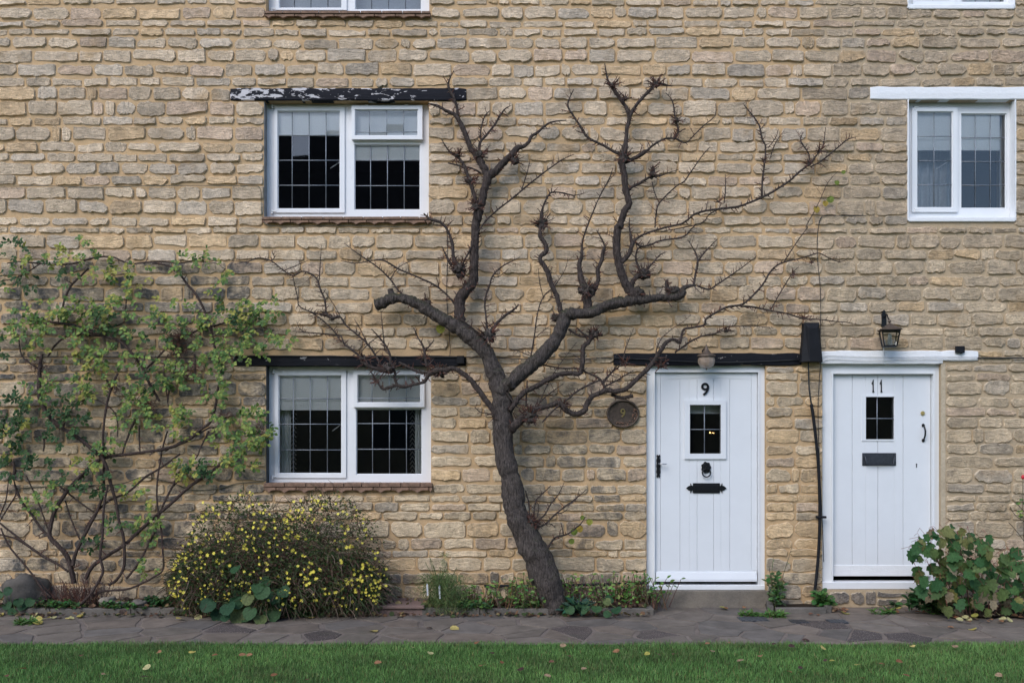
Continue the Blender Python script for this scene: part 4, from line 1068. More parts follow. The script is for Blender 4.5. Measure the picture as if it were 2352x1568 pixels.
# small metal covers set in the path
for (x0, y0, x1, y1), lb in (((390, 1116, 582, 1144), 'dark oval metal cover in the path in front of door 9'), ((740, 1135, 860, 1156), 'small dark square drain cover in the path below the supply pipe'), ((1000, 1133, 1132, 1156), 'small dark drain cover in the path in front of door 11')):
    (pa, pb), (pc_, pd) = tp(9, x0, y0), tp(9, x1, y1); da, db = floor_d(pb), floor_d(pd)
    b = MB(); xa, xb = X(pa, (da + db) / 2), X(pc_, (da + db) / 2); b.box(xa, xb, -db, -da, -.01, .0065)
    for k in range(5): b.box(lerp(xa, xb, (k + .25) / 5), lerp(xa, xb, (k + .7) / 5), -db + .01, -da - .01, .0065, .009)
    tag(b.build('drain_cover', MAT['grey_iron'], None, bev=.002), lb, 'drain cover')
    b = MB(); 

# flower beds
def bed(name, x0, x1, d0, d1, z, label, nx, ny, amp=.02):
    o = sheet(name, x0, x1, d0, d1, z, MAT['soil'], nx, ny, amp); smooth(o.data)
    return tag(o, label, kind='structure')
bed('flower_bed', -5.6, BED9_X1 - .05, -.02, .315, .045, 'dark soil bed along the foot of the cottage wall', 120, 5)
bed('flower_bed', X(1772, .25), X(1903, .25), -.02, .24, .03, 'small soil pocket at the foot of the pier', 10, 4, .01)
bed('flower_bed', X(2150, .3), 5.6, -.02, .52, .02, 'dark soil under the leafy shrub by door 11', 30, 8, .03)
rk = random.Random(3)
edge = empty('bed_edging', (-2, -.36, 0)); tag(edge, 'low grey kerb stones edging the long flower bed', 'kerb')
x = -5.6
while x < BED9_X1 - .1:
    L = rk.uniform(.42, .75); x1 = min(x + L, BED9_X1)
    if BED9_X1 - x1 < .15: x1 = BED9_X1
    b = MB(); M_ = Matrix.Translation(((x + x1) / 2, -.345, .03)) @ Matrix.Rotation(rk.uniform(-.012, .012), 4, 'Z') @ Matrix.Rotation(rk.uniform(-.008, .008), 4, 'Y')
    h = (x1 - x) / 2 - .003; b.box(-h, h, -.028, .028, -.045, rk.uniform(.026, .034), M_); b.build('kerb_stone', MAT['kerb'], edge, bev=.006, seg=2); x = x1
b = MB(); b.box(BED9_X1 - .062, BED9_X1 - .004, -.312, -.02, -.02, .058); b.build('kerb_stone', MAT['kerb'], edge, bev=.006, seg=2)
e2 = empty('bed_edging', (X(1838), -.28, 0)); tag(e2, 'short grey kerb trough around the foot of the supply pipe', 'kerb')
xa, xb = X(1768, .28), X(1909, .28)
b = MB(); b.box(xa + .05, xb - .05, -.31, -.25, -.02, .05); b.build('kerb_stone', MAT['kerb'], e2, bev=.008, seg=2)
for s, (p, q) in enumerate(((xa, xa + .075), (xb - .075, xb))):
    b = MB(); M_ = Matrix.Translation(((p + q) / 2, -.15, .02)) @ Matrix.Rotation((-.22, .22)[s], 4, 'Z'); b.box(-.026, .026, -.12, .13, -.04, .045, M_); b.build('kerb_stone', MAT['kerb'], e2, bev=.008, seg=2)
# brown slab stepped into the bed, loose stones
q0, q1 = tp(8, 170, 1058), tp(8, 573, 1058)
b = MB(); b.box(X(q0[0], .38), X(q1[0], .38), -.40, -.03, .062, .088); sl = tag(b.build('paving_slab', MAT['slab'], None, bev=.004), 'reddish brown paving slab lying level in the bed beside the yellow shrub', 'slab')
b = MB(); b.box(X(q0[0], .38) + .02, X(q1[0], .38) - .02, -.375, -.06, -.01, .0615); tag(b.build('brick_course', MAT['slab'], sl), None)
def rock(px, py, d, sx, sy, sz, label, mat='kerb', seed=0, name='stone_block', flat=.0):
    bm = bmesh.new(); bmesh.ops.create_icosphere(bm, subdivisions=3, radius=1)
    for v in bm.verts:
        c = v.co.copy(); m = max(abs(c.x), abs(c.y), abs(c.z)); c = c.lerp(c / m, .55)
        c *= 1 + .34 * mnoise.noise(c * 1.3 + Vector((seed, 0, 0))) + .13 * mnoise.noise(c * 4 + Vector((seed, 3, 0)))
        v.co = (c.x * sx, c.y * sy, c.z * sz)
    me = bpy.data.meshes.new(name); bm.to_mesh(me); bm.free(); smooth(me)
    o = obj(name, me, None, MAT[mat]); p = at(px, py, d); o.location = p; o.rotation_euler = (0, 0, seed * .7)
    return tag(o, label, 'stone')
rock(60, 1366, .14, .19, .09, .17, 'big dark rounded boulder standing against the wall left of the rose', 'boulder', 1)
p = tp(7, 745, 1000); rock(p[0], p[1], .26, .075, .05, .035, 'flat grey rock at the foot of the rose, rounder one', 'step', 2)
p = tp(7, 960, 1018); rock(p[0], p[1], .28, .085, .05, .028, 'long pale rock lying right of the rose stems', 'kerb', 3.3)
p = tp(7, 830, 1030); rock(p[0], p[1], .28, .05, .04, .03, 'small grey rock between the two larger rose bed rocks', 'kerb', 4)

# ------------------------------------------------------------------ lawn grass
def blades(name, n, xr, dr, h0, h1, wdt, cols, z0=-.004, label=None, dens=None):
    x = rng.uniform(*xr, n); d = rng.uniform(*dr, n)
    if dens is not None:
        k = dens(x, d); x, d = x[k], d[k]; n = len(x)
    h = rng.uniform(h0, h1, n) * (0.75 + .5 * rng.random(n)); a = rng.uniform(0, 2 * PI, n); lean = rng.normal(0, .5, n); la = rng.uniform(0, 2 * PI, n)
    wx, wy = np.cos(a) * wdt, np.sin(a) * wdt
    lx, ly = np.cos(la) * lean * h, np.sin(la) * lean * h
    V_ = np.empty((n, 5, 3), np.float32)
    V_[:, 0] = np.stack([x - wx, -d - wy, np.full(n, z0)], 1); V_[:, 1] = np.stack([x + wx, -d + wy, np.full(n, z0)], 1)
    V_[:, 2] = np.stack([x - wx * .7 + lx * .4, -d - wy * .7 + ly * .4, z0 + h * .62], 1); V_[:, 3] = np.stack([x + wx * .7 + lx * .4, -d + wy * .7 + ly * .4, z0 + h * .62], 1)
    V_[:, 4] = np.stack([x + lx, -d + ly, z0 + h], 1)
    me = bpy.data.meshes.new(name); me.vertices.add(n * 5); me.vertices.foreach_set('co', V_.ravel())
    base = (np.arange(n) * 5)[:, None]
    idx = np.concatenate([base + np.array([0, 1, 3, 2]), base + np.array([2, 3, 4])], 1).astype(np.int32)
    me.loops.add(n * 7); me.loops.foreach_set('vertex_index', idx.ravel())
    me.polygons.add(n * 2); st_ = np.stack([np.arange(n) * 7, np.arange(n) * 7 + 4], 1).astype(np.int32)
    me.polygons.foreach_set('loop_start', st_.ravel()); 
    me.update(calc_edges=True); me.validate()
    cols = np.array(cols); pat = .5 + .5 * np.sin(x * 2.1 + 1.3 * np.sin(d * 4) + 1) * np.sin(d * 3.3 + x * .7)
    c = cols[0] + (cols[1] - cols[0]) * (rng.random(n) * .6 + .4 * pat)[:, None]
    dry = rng.random(n) < .06; c[dry] = np.array([.20, .17, .07])
    big = np.sin(x * .9 + .6) * np.sin(x * 2.3 + d * 5) * .5 + np.sin(x * 5.7 - d * 8) * .3
    c = c * (1 + .22 * big)[:, None]; th = (big < -.25) & (rng.random(n) < .3); c[th] = c[th] * .5 + np.array([.13, .12, .06]) * .5
    c = np.concatenate([c * rng.uniform(.65, 1.4, n)[:, None], np.ones((n, 1))], 1)
    attr_col(me, 'tone', np.repeat(c, 5, 0))
    return tag(obj(name, me, None, MAT['grass']), label, kind='stuff')
blades('lawn_grass', 280000, (-6.3, 6.3), (1.36, 3.3), .014, .036, .0016, ((.07, .165, .042), (.17, .30, .085)), label='short green lawn grass along the edge of the path',
       dens=lambda x, d: d > 1.395 + .03 * np.sin(x * 3.1) + .02 * np.sin(x * 11.0) - .02 * rng.random(len(x)))

# ================================================================== the pruned tree
def path_of(s, d0, d1, k=5, wob=0.0):
    """'5:1060,1000,110 1010,880 2:...' -> smooth points (x, y, z) and radii in metres"""
    t = None; raw = []
    for tok in s.split():
        if ':' in tok: a, tok = tok.split(':'); t = int(a)
        v = [float(q) for q in tok.split(',')]
        raw.append([*tp(t, v[0], v[1]), v[2] if len(v) > 2 else None])
    ks = [i for i, r in enumerate(raw) if r[2] is not None]
    for i, r in enumerate(raw):
        if r[2] is None:
            lo = max([q for q in ks if q < i], default=ks[0]); hi = min([q for q in ks if q > i], default=ks[-1])
            r[2] = raw[lo][2] if lo == hi else lerp(raw[lo][2], raw[hi][2], (i - lo) / (hi - lo))
    n = len(raw); q = []
    for i, (px, py, w_) in enumerate(raw):
        d = lerp(d0, d1, i / max(1, n - 1)); p = at(px, py, d)
        q.append((p.x, p.y, p.z, w_ / 3.0 / S / 2 * (D - d) / D))
    sp = spline(q, k)
    pts = [Vector(v[:3]) for v in sp]; rad = [max(.0012, float(v[3])) for v in sp]
    if wob:
        for i in range(1, len(pts) - 1): pts[i] += Vector((mnoise.noise(pts[i] * 31), .6 * mnoise.noise(pts[i] * 29 + Vector((5, 0, 0))), mnoise.noise(pts[i] * 33 + Vector((0, 9, 0))))) * wob * rad[i]
    return pts, rad
tree = empty('pruned_tree', tuple(at(*tp(8, 1460, 1035), .30)))
tag(tree, 'bare gnarled wall-trained tree with dark forked trunk between window and door', 'tree')
RED = ((.085, .034, .024), (.12, .05, .034), (.06, .034, .028), (.095, .065, .055))
rt = random.Random(11)
twig = MB()
def spur(p, dirv, L, r0, bend=.35, depth=0):
    pts = [p]; dv = Vector(dirv).normalized(); n = 3 if L < .05 else 4
    for k in range(n):
        dv = (dv + Vector((rt.uniform(-1, 1), rt.uniform(-.5, .5), rt.uniform(-.7, 1))) * bend * .5).normalized()
        q = pts[-1] + dv * L / n
        if q.y > -.012: q.y = -.012
        pts.append(q)
    c = rt.choice(RED); rad = [lerp(r0, max(.0009, r0 * .45), i / n) for i in range(n + 1)]
    twig.tube(pts, rad, 4, col=(*c, 1), cap=True)
    if depth < 1 and L > .05:
        for k in (1, 2, 3):
            if rt.random() < .65:
                sd_ = (dv.cross(Vector((0, 1, 0))) * rt.choice((-1, 1)) + dv * .6 + Vector((0, rt.uniform(-.4, .2), 0)))
                spur(pts[min(k, n - 1)], sd_, L * rt.uniform(.15, .4), r0 * .6, bend, depth + 1)
def dress(pts, rad, every=.045, lmin=.014, lmax=.06, up=.4):
    acc = 0
    for a, b_, r in zip(pts, pts[1:], rad):
        acc += (b_ - a).length
        if acc > every * rt.uniform(.6, 1.5):
            acc = 0; t = (b_ - a).normalized(); s_ = t.cross(Vector((0, 1, 0))).normalized() * rt.choice((-1, 1))
            dv = s_ + t * rt.uniform(-.1, .9) + Vector((0, rt.uniform(-.7, .3), up * rt.random()))
            spur(a + dv.normalized() * r * .7, dv, rt.uniform(lmin, lmax) * (1.0 if rt.random() < .8 else 1.9), max(.0022, min(.0052, r * .6)))
def limb(s, d0, d1, name='branch', mat='branch', n=8, jit=.25, every=.05, lmax=.05, k=5, wob=.25, parent=None):
    pts, rad = path_of(s, d0, d1, k, wob); b = MB(); b.tube(pts, rad, n, jit)
    o = b.build(name, MAT[mat], parent or tree, sm=True)
    if every: dress(pts, rad, every, lmax=lmax)
    return pts, rad
# trunk and the two great limbs: one mesh
tk = MB()
tp_, tr_ = path_of('8:1478,1075,175 1470,1030,160 1448,960,165 1420,880,190 1385,790,205 1350,700,195 1305,610,172 1255,520,164 1217,450,166 1198,350,150 1176,200,141 1152,100,134 1134,0,136 5:1120,1450,144 1115,1350,142 1107,1200,136 1085,1100,128 1055,1000,116 1008,880,116 930,785,110 850,722,104 770,672,95 680,622,86 590,565,80 500,514,74 420,488,66 345,490,68 275,522,78 236,535,76', .30, .15, 10)
# let the base settle towards the bed, the burr swell
tk.tube(tp_, tr_, 26, .24)
q_, r_ = path_of('5:1095,1150,90 1130,1090,100 1180,1060,100 1260,985,100 1340,922,99 1430,832,94 1490,752,90 1522,680,90 1545,612,94 1600,592,80 1700,590,80 1800,553,75 1900,518,76 2000,502,70 2100,494,60 2200,482,52 2285,478,58 2340,460,62 6:10,415,34 50,402,24 90,398,14', .26, .13, 10)
tk.tube(q_, r_, 20, .28)
for s, a, c in (('5:395,490,40 350,460,44 338,425,44', .15, .14), ('5:1190,1100,36 1170,1085,44 1150,1060,40', .27, .32)):
    p, r = path_of(s, a, c, 4); tk.tube(p, r, 10, .2)
tk.build('trunk', MAT['bark'], tree, sm=True)
dress(tp_[180:], tr_[180:], .09, lmax=.05); dress(q_[60:], q_ and r_[60:], .08, lmax=.06)
LIMBS = [  # main branches: path, depth from wall at start and end, spur spacing
 ('5:845,725,80 818,650,76 815,560,75 822,480,76 862,430,75 905,372,70 912,280,66 916,180,62 921,100,58 926,0,56 2:938,1480,60 965,1400,56 990,1290,60 1012,1215,62 1050,1190,54 1100,1140,50 1160,1080,46 1215,1020,40 1250,1012,26 1290,980,24 1310,940,22 1350,915,18 1400,870,15 1460,840,12 1550,829,4', .16, .09, .06),
 ('2:1012,1230,55 990,1170,48 962,1120,52 940,1070,50 895,1030,36 862,940,35 825,855,31 785,795,28 720,762,22 660,730,19 598,715,12', .12, .08, .05),
 ('2:800,800,24 796,740,20 776,680,20 748,620,20 738,570,12 775,488,5', .085, .08, .04),
 ('2:950,1060,26 956,985,20 1000,930,16 1050,870,14 1092,800,14 1130,750,9 1172,728,4', .11, .07, .04),
 ('2:958,950,12 966,870,11 990,800,9 1022,765,5', .10, .08, .04),
 ('2:935,1440,34 928,1390,30 910,1330,26 892,1262,28 862,1185,22 842,1135,22 800,1080,18 742,1040,13 690,958,5', .14, .08, .035),
 ('2:965,1195,14 900,1160,12 838,1148,12 735,1122,9', .11, .09, .06),
 ('5:835,250,11 888,150,13 958,5,13 2:1050,1468,12 1200,1350,12 1270,1288,11 1370,1210,10 1450,1150,9 1530,1097,7 1602,1064,4', .18, .07, .05),
 ('2:1245,1300,8 1280,1190,7 1300,1100,4', .10, .08, .06),
 ('5:790,330,44 838,322,40 805,270,46 775,215,24 765,120,22 742,40,18 2:700,1545,18 650,1520,22 610,1508,16 568,1472,10', .17, .10, .035),
 ('5:760,260,20 730,210,16 692,128,6', .15, .13, .04),
 ('5:700,1540,4 745,470,14 680,410,14 600,370,14 520,338,12 400,290,12 300,230,11 230,225,8 100,245,7 0,229,4', .13, .05, .05) if False else
 ('5:782,532,14 740,476,13 650,400,13 520,338,12 400,288,12 300,230,11 230,224,8 100,245,7 0,229,4', .13, .05, .05),
 ('5:600,570,16 480,500,13 400,440,12 340,360,11 260,280,10 190,230,9 100,170,7 20,108,4', .15, .05, .05),
 ('5:336,356,7 400,270,6 524,212,4', .08, .05, .06),
 ('5:985,770,30 1035,710,28 1075,655,22 1150,590,18 1195,560,13 1222,530,10', .2, .12, .03),
 ('5:1005,700,16 995,600,12 990,500,13 1020,400,12 1048,325,11 1120,260,9 1232,204,4', .18, .07, .06),
 ('5:1045,335,7 1080,340,6 1152,285,4', .10, .08, .06),
 ('5:1512,585,34 1492,490,33 1452,400,35 1420,300,36 1382,240,34 1372,205,30 1412,160,34 1402,105,30 1372,65,32 1370,0,22 2:1378,1530,36 1388,1430,15 1430,1342,13 1462,1325,12 1530,1330,10 1600,1346,8 1682,1330,4', .2, .07, .045),
 ('5:1700,580,64 1690,500,58 1680,430,52 1650,340,42 1640,250,30 1656,200,24 1660,100,13 1692,0,11 2:1722,1490,10 1782,1350,9 1842,1240,10 1872,1158,4', .18, .07, .05),
 ('5:1700,480,40 1742,430,34 1770,360,28 1768,290,28 1796,220,26 1802,170,28 1812,120,14 1760,18,8', .17, .10, .04),
 ('5:2035,480,70 2005,450,66 1960,390,60 1930,310,56 1905,220,56 1895,100,55 1906,0,54 2:1915,1568,50 1950,1455,48 1985,1400,46 1960,1310,46 1950,1200,43 1930,1120,48 1945,1050,50 1960,970,29 1970,880,28 1985,800,30 1955,730,25 1920,680,25 1880,620,26 1838,560,14 1815,438,6', .17, .08, .06),
 ('2:1982,810,24 2030,730,22 2082,668,22 2140,610,24 2175,578,24 2282,596,5', .11, .08, .04),
 ('2:1950,1075,28 1870,1040,19 1800,1000,17 1700,950,17 1660,892,17 1600,800,14 1560,722,12 1600,618,5', .11, .07, .05),
 ('2:1955,1120,30 2020,1090,26 2082,1052,30 2110,1035,18 2150,1000,15 2220,960,14 2300,955,13 3:20,985,9 80,930,8 140,870,8 220,800,6 228,715,3', .11, .07, .05),
 ('2:2290,962,13 2322,900,14 2302,822,13 2282,700,9 2235,640,4', .09, .07, .035),
 ('2:1965,1320,30 2000,1290,20 2050,1266,18 2130,1220,17 2200,1210,9 2322,1168,4', .12, .08, .05),
 ('2:2135,1235,16 2150,1190,22 2145,1150,20', .09, .09, .02),
 ('2:2160,1568,9 2170,1470,10 2190,1400,10 2300,1290,9 3:10,1250,9 60,1180,8 130,1080,7 190,1010,4', .10, .06, .05),
 ('2:2190,1400,7 2160,1330,7 2140,1250,5', .08, .07, .04),
 ('5:1925,240,40 1980,185,32 2002,120,30 2020,90,20 2060,60,15 2130,30,14 2250,-5,13 2352,-30,13 3:100,1468,14 250,1440,15 380,1424,16 480,1388,15 550,1358,16 640,1310,15 730,1250,14 800,1190,15 870,1130,15 930,1060,10 968,1000,8 985,878,4', .15, .06, .05),
 ('5:2000,130,24 1995,60,18 1985,0,12 2:1985,1500,6', .14, .12, .04),
 ('3:880,1150,10 940,1120,10 1000,1075,10 1090,1000,9 1140,960,8 1195,945,4', .08, .06, .04),
 ('3:870,1130,9 872,1070,9 850,1030,9 812,965,9 832,910,5', .08, .06, .03),
 ('3:545,1356,14 550,1250,13 560,1150,13 572,1020,12 545,950,12 532,880,11 500,820,10 460,770,9 414,712,5', .09, .06, .03),
 ('3:588,1020,7 640,950,6 660,890,3', .07, .06, .05), ('3:600,1100,7 640,985,6 700,900,3', .07, .06, .05),
 ('3:250,1440,9 180,1480,8 120,1540,7 5:2200,30,7', .08, .08, .04), ('3:285,1400,8 295,1310,7 293,1200,4', .08, .06, .04),
 ('5:2030,110,16 2070,130,14 2130,118,13 2200,90,12 2352,65,11 6:60,10,9 90,-20,5', .12, .07, .05),
 ('5:2060,320,36 2010,370,34 2000,430,36', .16, .16, .05), ('5:2035,330,30 2080,320,44 2125,325,34', .15, .13, .03),
 ('5:2060,300,18 2030,220,14 2040,150,12 2080,130,10', .14, .10, .04), ('5:2090,300,16 2140,250,13 2195,190,9 2240,168,4', .13, .09, .03),
 ('5:2340,460,40 2300,440,44 2250,430,36 2240,360,20', .14, .15, .02),
 ('6:75,395,16 92,300,15 104,235,14 92,180,11 40,90,4', .12, .07, .04), ('6:108,228,11 160,160,10 240,80,4', .09, .06, .04),
 ('6:100,400,13 180,425,12 240,390,11 330,330,9 430,260,7 512,194,3', .12, .06, .04),
 ('5:1165,1390,70 1220,1345,62 1270,1290,58 1330,1250,46 1420,1230,38 1500,1208,40 1540,1246,42 1600,1282,40 1670,1262,40 1710,1180,37 1770,1142,34 1830,1122,38 1900,1128,38 1960,1110,32 2020,1060,32 2080,1000,34 2130,950,34 2160,910,27 2200,850,29 2240,790,27 2290,770,22 2332,790,20 6:5,705,16 60,690,15 150,670,16 160,632,15 220,590,14 300,550,15 400,532,16 440,508,14 510,440,13 560,380,12 600,310,12 650,260,12 720,232,10 800,215,9 880,190,9 940,176,8 1000,205,7 1080,236,6 1142,210,3', .30, .05, .06),
 ('6:700,235,9 740,170,8 800,80,7 860,0,6 3:850,1560,6 900,1470,6 950,1370,5 1000,1260,5 1072,1180,3', .07, .04, .12),
 ('6:400,542,15 480,546,13 600,570,11 720,592,10 830,626,10 940,632,8 1050,645,7 1130,652,6 1222,670,3', .09, .05, .05),
 ('6:608,562,9 660,470,8 720,370,7 760,310,6 800,268,3', .07, .05, .035),
 ('5:2300,860,12 6:0,822,13 60,780,12 140,745,11 220,730,10 300,705,9 355,715,4', .13, .07, .05), ('6:235,720,8 320,682,8 440,680,7 530,680,6 626,690,3', .08, .06, .05),
 ('5:1160,1260,30 1200,1210,34 1240,1150,35 1300,1112,35 1370,1080,34 1430,1042,36 1500,1012,34 1580,1000,33 1640,1005,34 1664,930,33 1664,830,32 1700,790,30 1738,742,26 1760,700,16', .30, .17, .08),
 ('5:1390,945,10 1520,968,11 1620,970,12 1700,1000,13 1780,1042,16 1822,1110,20', .18, .2, .05),
 ('5:1800,1080,18 1815,1050,17 1860,1000,14 1905,945,7', .19, .15, .03), ('5:1820,1090,12 1885,1060,11 1950,1020,9 2012,984,5', .18, .14, .03),
 ('5:1385,1340,10 1470,1250,12 1560,1180,13 1650,1110,13 1780,1050,12', .33, .2, .06),
 ('5:1620,690,10 1700,750,18 1740,738,24 1800,738,20', .2, .17, .03), ('5:1565,700,18 1640,745,14 1690,752,16', .22, .18, .05),
 ('5:1860,1150,20 1930,1170,22 2010,1158,26', .2, .19, .04),
 ('5:1080,1320,44 1045,1255,42 1010,1210,40 960,1140,38 900,1060,37 850,1012,35 780,970,36 720,980,44 660,980,48 605,1012,30 570,1060,23 500,1080,22 430,1096,23 380,1086,22 330,1100,20 280,1108,16 240,1042,11 198,988,6', .28, .17, .05),
 ('5:385,1085,20 368,1040,19 370,1000,18 340,930,19 330,860,16 282,780,12 208,698,6', .19, .15, .035),
 ('5:660,975,26 560,1000,22 480,968,21 395,930,18', .21, .19, .05),
 ('5:350,960,28 320,985,34 230,970,26 150,930,26 130,890,18 60,830,16 20,800,13 0,742,8', .2, .14, .04),
 ('5:285,965,16 242,890,14 180,800,14 100,730,12 30,670,12 4:2340,610,14 2290,622,18 2250,590,14 2238,500,13 2210,430,13 2180,350,12 2130,312,11 2080,302,10 2020,330,10 1950,292,9 1870,230,9 1780,210,8 1700,236,7 1598,229,3', .18, .06, .045),
 ('4:2196,392,8 2205,280,7 2215,118,3', .09, .06, .03), ('4:2018,338,6 2050,480,7 2062,540,8 2140,580,10 2250,610,12 2300,625,10', .09, .08, .04),
 ('4:2352,790,9 2320,738,10 2280,690,10 2200,620,10 2140,582,7', .09, .08, .03), ('4:2020,712,5 2100,720,8 2240,732,9 2352,745,9', .08, .08, .03),
 ('4:2230,430,4 2300,530,5 2350,622,6', .08, .1, .3), ('4:2100,720,5 2060,690,5 2045,645,3', .08, .07, .05), ('4:1950,300,6 2040,262,6 2126,225,3', .07, .06, .05), ('4:1870,230,8 1890,205,8 1872,160,4', .07, .06, .04),
 ('5:180,800,7 130,700,6 90,630,4', .16, .14, .05), ('5:300,840,9 285,700,7 272,570,4', .16, .14, .08), ('5:130,860,7 200,790,7 285,730,4', .16, .14, .08),
 ('5:590,960,22 575,870,18 560,810,14 530,760,10 498,690,6', .2, .15, .03), ('5:575,850,10 610,810,9 640,775,6', .17, .15, .03),
 ('5:1305,890,10 1330,750,10 1350,600,9 1390,480,9 1470,400,7 1540,290,5 1562,205,3', .2, .07, .07), ('5:1395,490,6 1370,390,6 1355,275,3', .12, .08, .08), ('5:1335,760,5 1380,720,5 1445,672,3', .16, .12, .08),
 ('5:1272,1235,10 1276,1140,10 1281,1050,8', .26, .24, .09), ('5:1340,1240,8 1400,1170,8 1480,1110,7 1532,1072,4', .26, .2, .04), ('5:1360,1220,6 1430,1060,6 1500,950,5 1620,790,3', .26, .16, .07),
 ('5:1215,1240,12 1130,1130,9 1075,1070,5', .3, .28, .3), ('5:1120,1350,9 1040,1290,9 960,1270,7 918,1234,4', .3, .26, .05),
 ('5:1010,775,11 920,705,11 800,610,9', .26, .24, .2),
 ('5:1850,1000,10 1930,940,9 1960,830,7 2015,690,3', .16, .1, .06), ('5:2165,920,10 2172,840,8 2210,760,6 2290,690,5 6:0,650,4 60,600,2', .16, .1, .05), ('5:1300,880,6 1220,850,6 1172,838,3', .2, .15, .05),
]
for e in LIMBS: limb(e[0], e[1], e[2], every=e[3] * .42, n=9 if '0,6' in e[0] else 8)
# burr clusters: a knot with many short shoots
def burr(t, x, y, d, r, n, L=.085, up=.5):
    px, py = tp(t, x, y); c = at(px, py, d)
    bm = bmesh.new(); bmesh.ops.create_icosphere(bm, subdivisions=3, radius=1); R_ = r / 3 / S
    for v in bm.verts:
        q = v.co.copy(); q *= 1 + .75 * mnoise.noise(q * 2.2 + Vector((x, y, 0)) * .01) + .45 * mnoise.noise(q * 5 + Vector((y, x, 0)) * .01); v.co = c + Vector((q.x * R_ * .95, q.y * R_ * .7, q.z * R_ * .85))
    me = bpy.data.meshes.new('burr'); bm.to_mesh(me); bm.free(); smooth(me); centre(obj('burr', me, tree, MAT['bark']))
    for k in range(int(n * 1.5)):
        a = rt.uniform(0, 2 * PI); dv = Vector((math.cos(a), -rt.uniform(0, .9), math.sin(a) * .8 + up * rt.random()))
        spur(c + dv.normalized() * R_ * .7, dv, L * rt.uniform(.35, 1.25), rt.uniform(.0032, .0062), .3)
for a in [(2, 948, 1070, .12, 34, 14), (2, 1195, 1110, .13, 26, 14, .06), (2, 1380, 1545, .11, 36, 16), (2, 2165, 585, .1, 24, 18, .07), (2, 1868, 590, .1, 18, 14, .08), (2, 1955, 680, .1, 16, 8, .07),
          (2, 890, 1250, .12, 26, 18, .06), (2, 930, 1425, .15, 30, 18, .07), (2, 1950, 1090, .12, 34, 14, .08), (2, 800, 1075, .1, 20, 16, .07), (2, 2145, 1200, .1, 20, 9, .06), (2, 2310, 830, .09, 16, 8, .07),
          (5, 810, 285, .17, 42, 18, .08), (5, 1690, 430, .18, 52, 22, .07), (5, 2290, 450, .15, 44, 12, .05), (5, 590, 520, .16, 26, 12, .06), (5, 1300, 1300, .3, 48, 26, .08), (5, 680, 985, .21, 44, 16, .07),
          (5, 2085, 320, .14, 40, 14, .07), (5, 1740, 728, .18, 32, 14, .05), (5, 1010, 745, .22, 46, 16, .09), (5, 320, 970, .2, 38, 10, .07), (5, 870, 400, .17, 28, 14, .05), (5, 150, 900, .17, 22, 10, .07),
          (5, 1480, 620, .21, 30, 8, .05), (5, 2040, 455, .17, 44, 6, .05), (5, 570, 900, .18, 20, 12, .06), (5, 1960, 935, .14, 14, 12, .08), (5, 2200, 950, .16, 18, 12, .07), (5, 1530, 1225, .26, 24, 10, .06),
          (3, 870, 1130, .08, 14, 10, .05), (3, 945, 1040, .07, 14, 10, .06), (3, 560, 1110, .08, 10, 10, .04), (3, 250, 1390, .08, 8, 8, .05), (6, 890, 240, .06, 6, 8, .04), (6, 300, 712, .07, 12, 8, .03), (6, 840, 620, .06, 6, 10, .06), (6, 760, 320, .06, 5, 8, .05),
          (4, 2240, 590, .09, 12, 8, .05), (4, 2290, 630, .1, 12, 8, .05), (5, 240, 1060, .17, 8, 10, .05)]: burr(*a)
# shoots from the foot of the trunk
for s in ('8:1330,480,30 1300,430,12 1292,330,11 1268,240,6', '8:1320,450,14 1330,380,11 1342,310,10 1390,260,8 1444,208,5', '8:1340,460,12 1400,410,11 1440,340,9 1500,260,7 1536,186,4', '8:1340,490,16 1395,480,14 1470,410,12 1550,345,11 1600,310,9 1690,234,5',
          '8:1560,345,7 1620,300,6 1640,230,4', '8:1390,478,9 1440,470,8 1475,498,4', '8:1420,640,20 1440,610,15 1475,565,14 1560,540,12 1640,480,9 1682,425,5', '8:1530,545,8 1520,490,8 1512,462,5', '8:1480,400,8 1520,395,7 1560,370,4', '8:1350,420,7 1360,350,6 1330,300,4'):
    limb(s, .30, .22, every=.022, lmax=.035, n=7)
for a in ((8, 1310, 455, .3, 26, 26, .05), (8, 1350, 470, .3, 18, 14, .05)): burr(*a)
tag(twig.build('twigs', MAT['twig'], tree), kind='stuff')

# ------------------------------------------------------------------ leaves
def leaf_geo(kind='oval'):
    """flat leaf of unit length along +x in local (x, y, z up); folded along the midrib"""
    if kind == 'oval':
        o = [(0, 0), (.22, .22), (.5, .31), (.78, .2), (1, 0)]
    elif kind == 'round':
        o = [(0, 0), (-.05, .25), (.2, .5), (.55, .52), (.85, .3), (.95, 0)]
    elif kind == 'lobed':
        o = [(0, 0), (-.06, .22), (.12, .46), (.28, .34), (.5, .52), (.6, .34), (.82, .34), (.84, .16), (1.05, 0)]
    else: o = [(0, 0), (.3, .10), (.6, .11), (1, 0)]
    n = len(o); vs, fs = [], []
    for x, y in o: vs.append((x, 0, 0))
    for s in (1, -1):
        b = len(vs)
        for x, y in o[1:-1]: vs.append((x, s * y, .22 * y - .12 * x * x))
        idx = [0] + list(range(b, b + n - 2)) + [n - 1]
        for i in range(n - 1):
            q = [i, idx[i], idx[i + 1], i + 1] if i > 0 else [0, idx[1], 1]
            if i == n - 2: q = [i, idx[i], n - 1]
            fs.append(tuple(q if s < 0 else q[::-1]))
    for i in range(n): vs[i] = (vs[i][0], 0, -.12 * vs[i][0] ** 2)
    return vs, fs
LG = {k: leaf_geo(k) for k in ('oval', 'round', 'lobed', 'thin')}
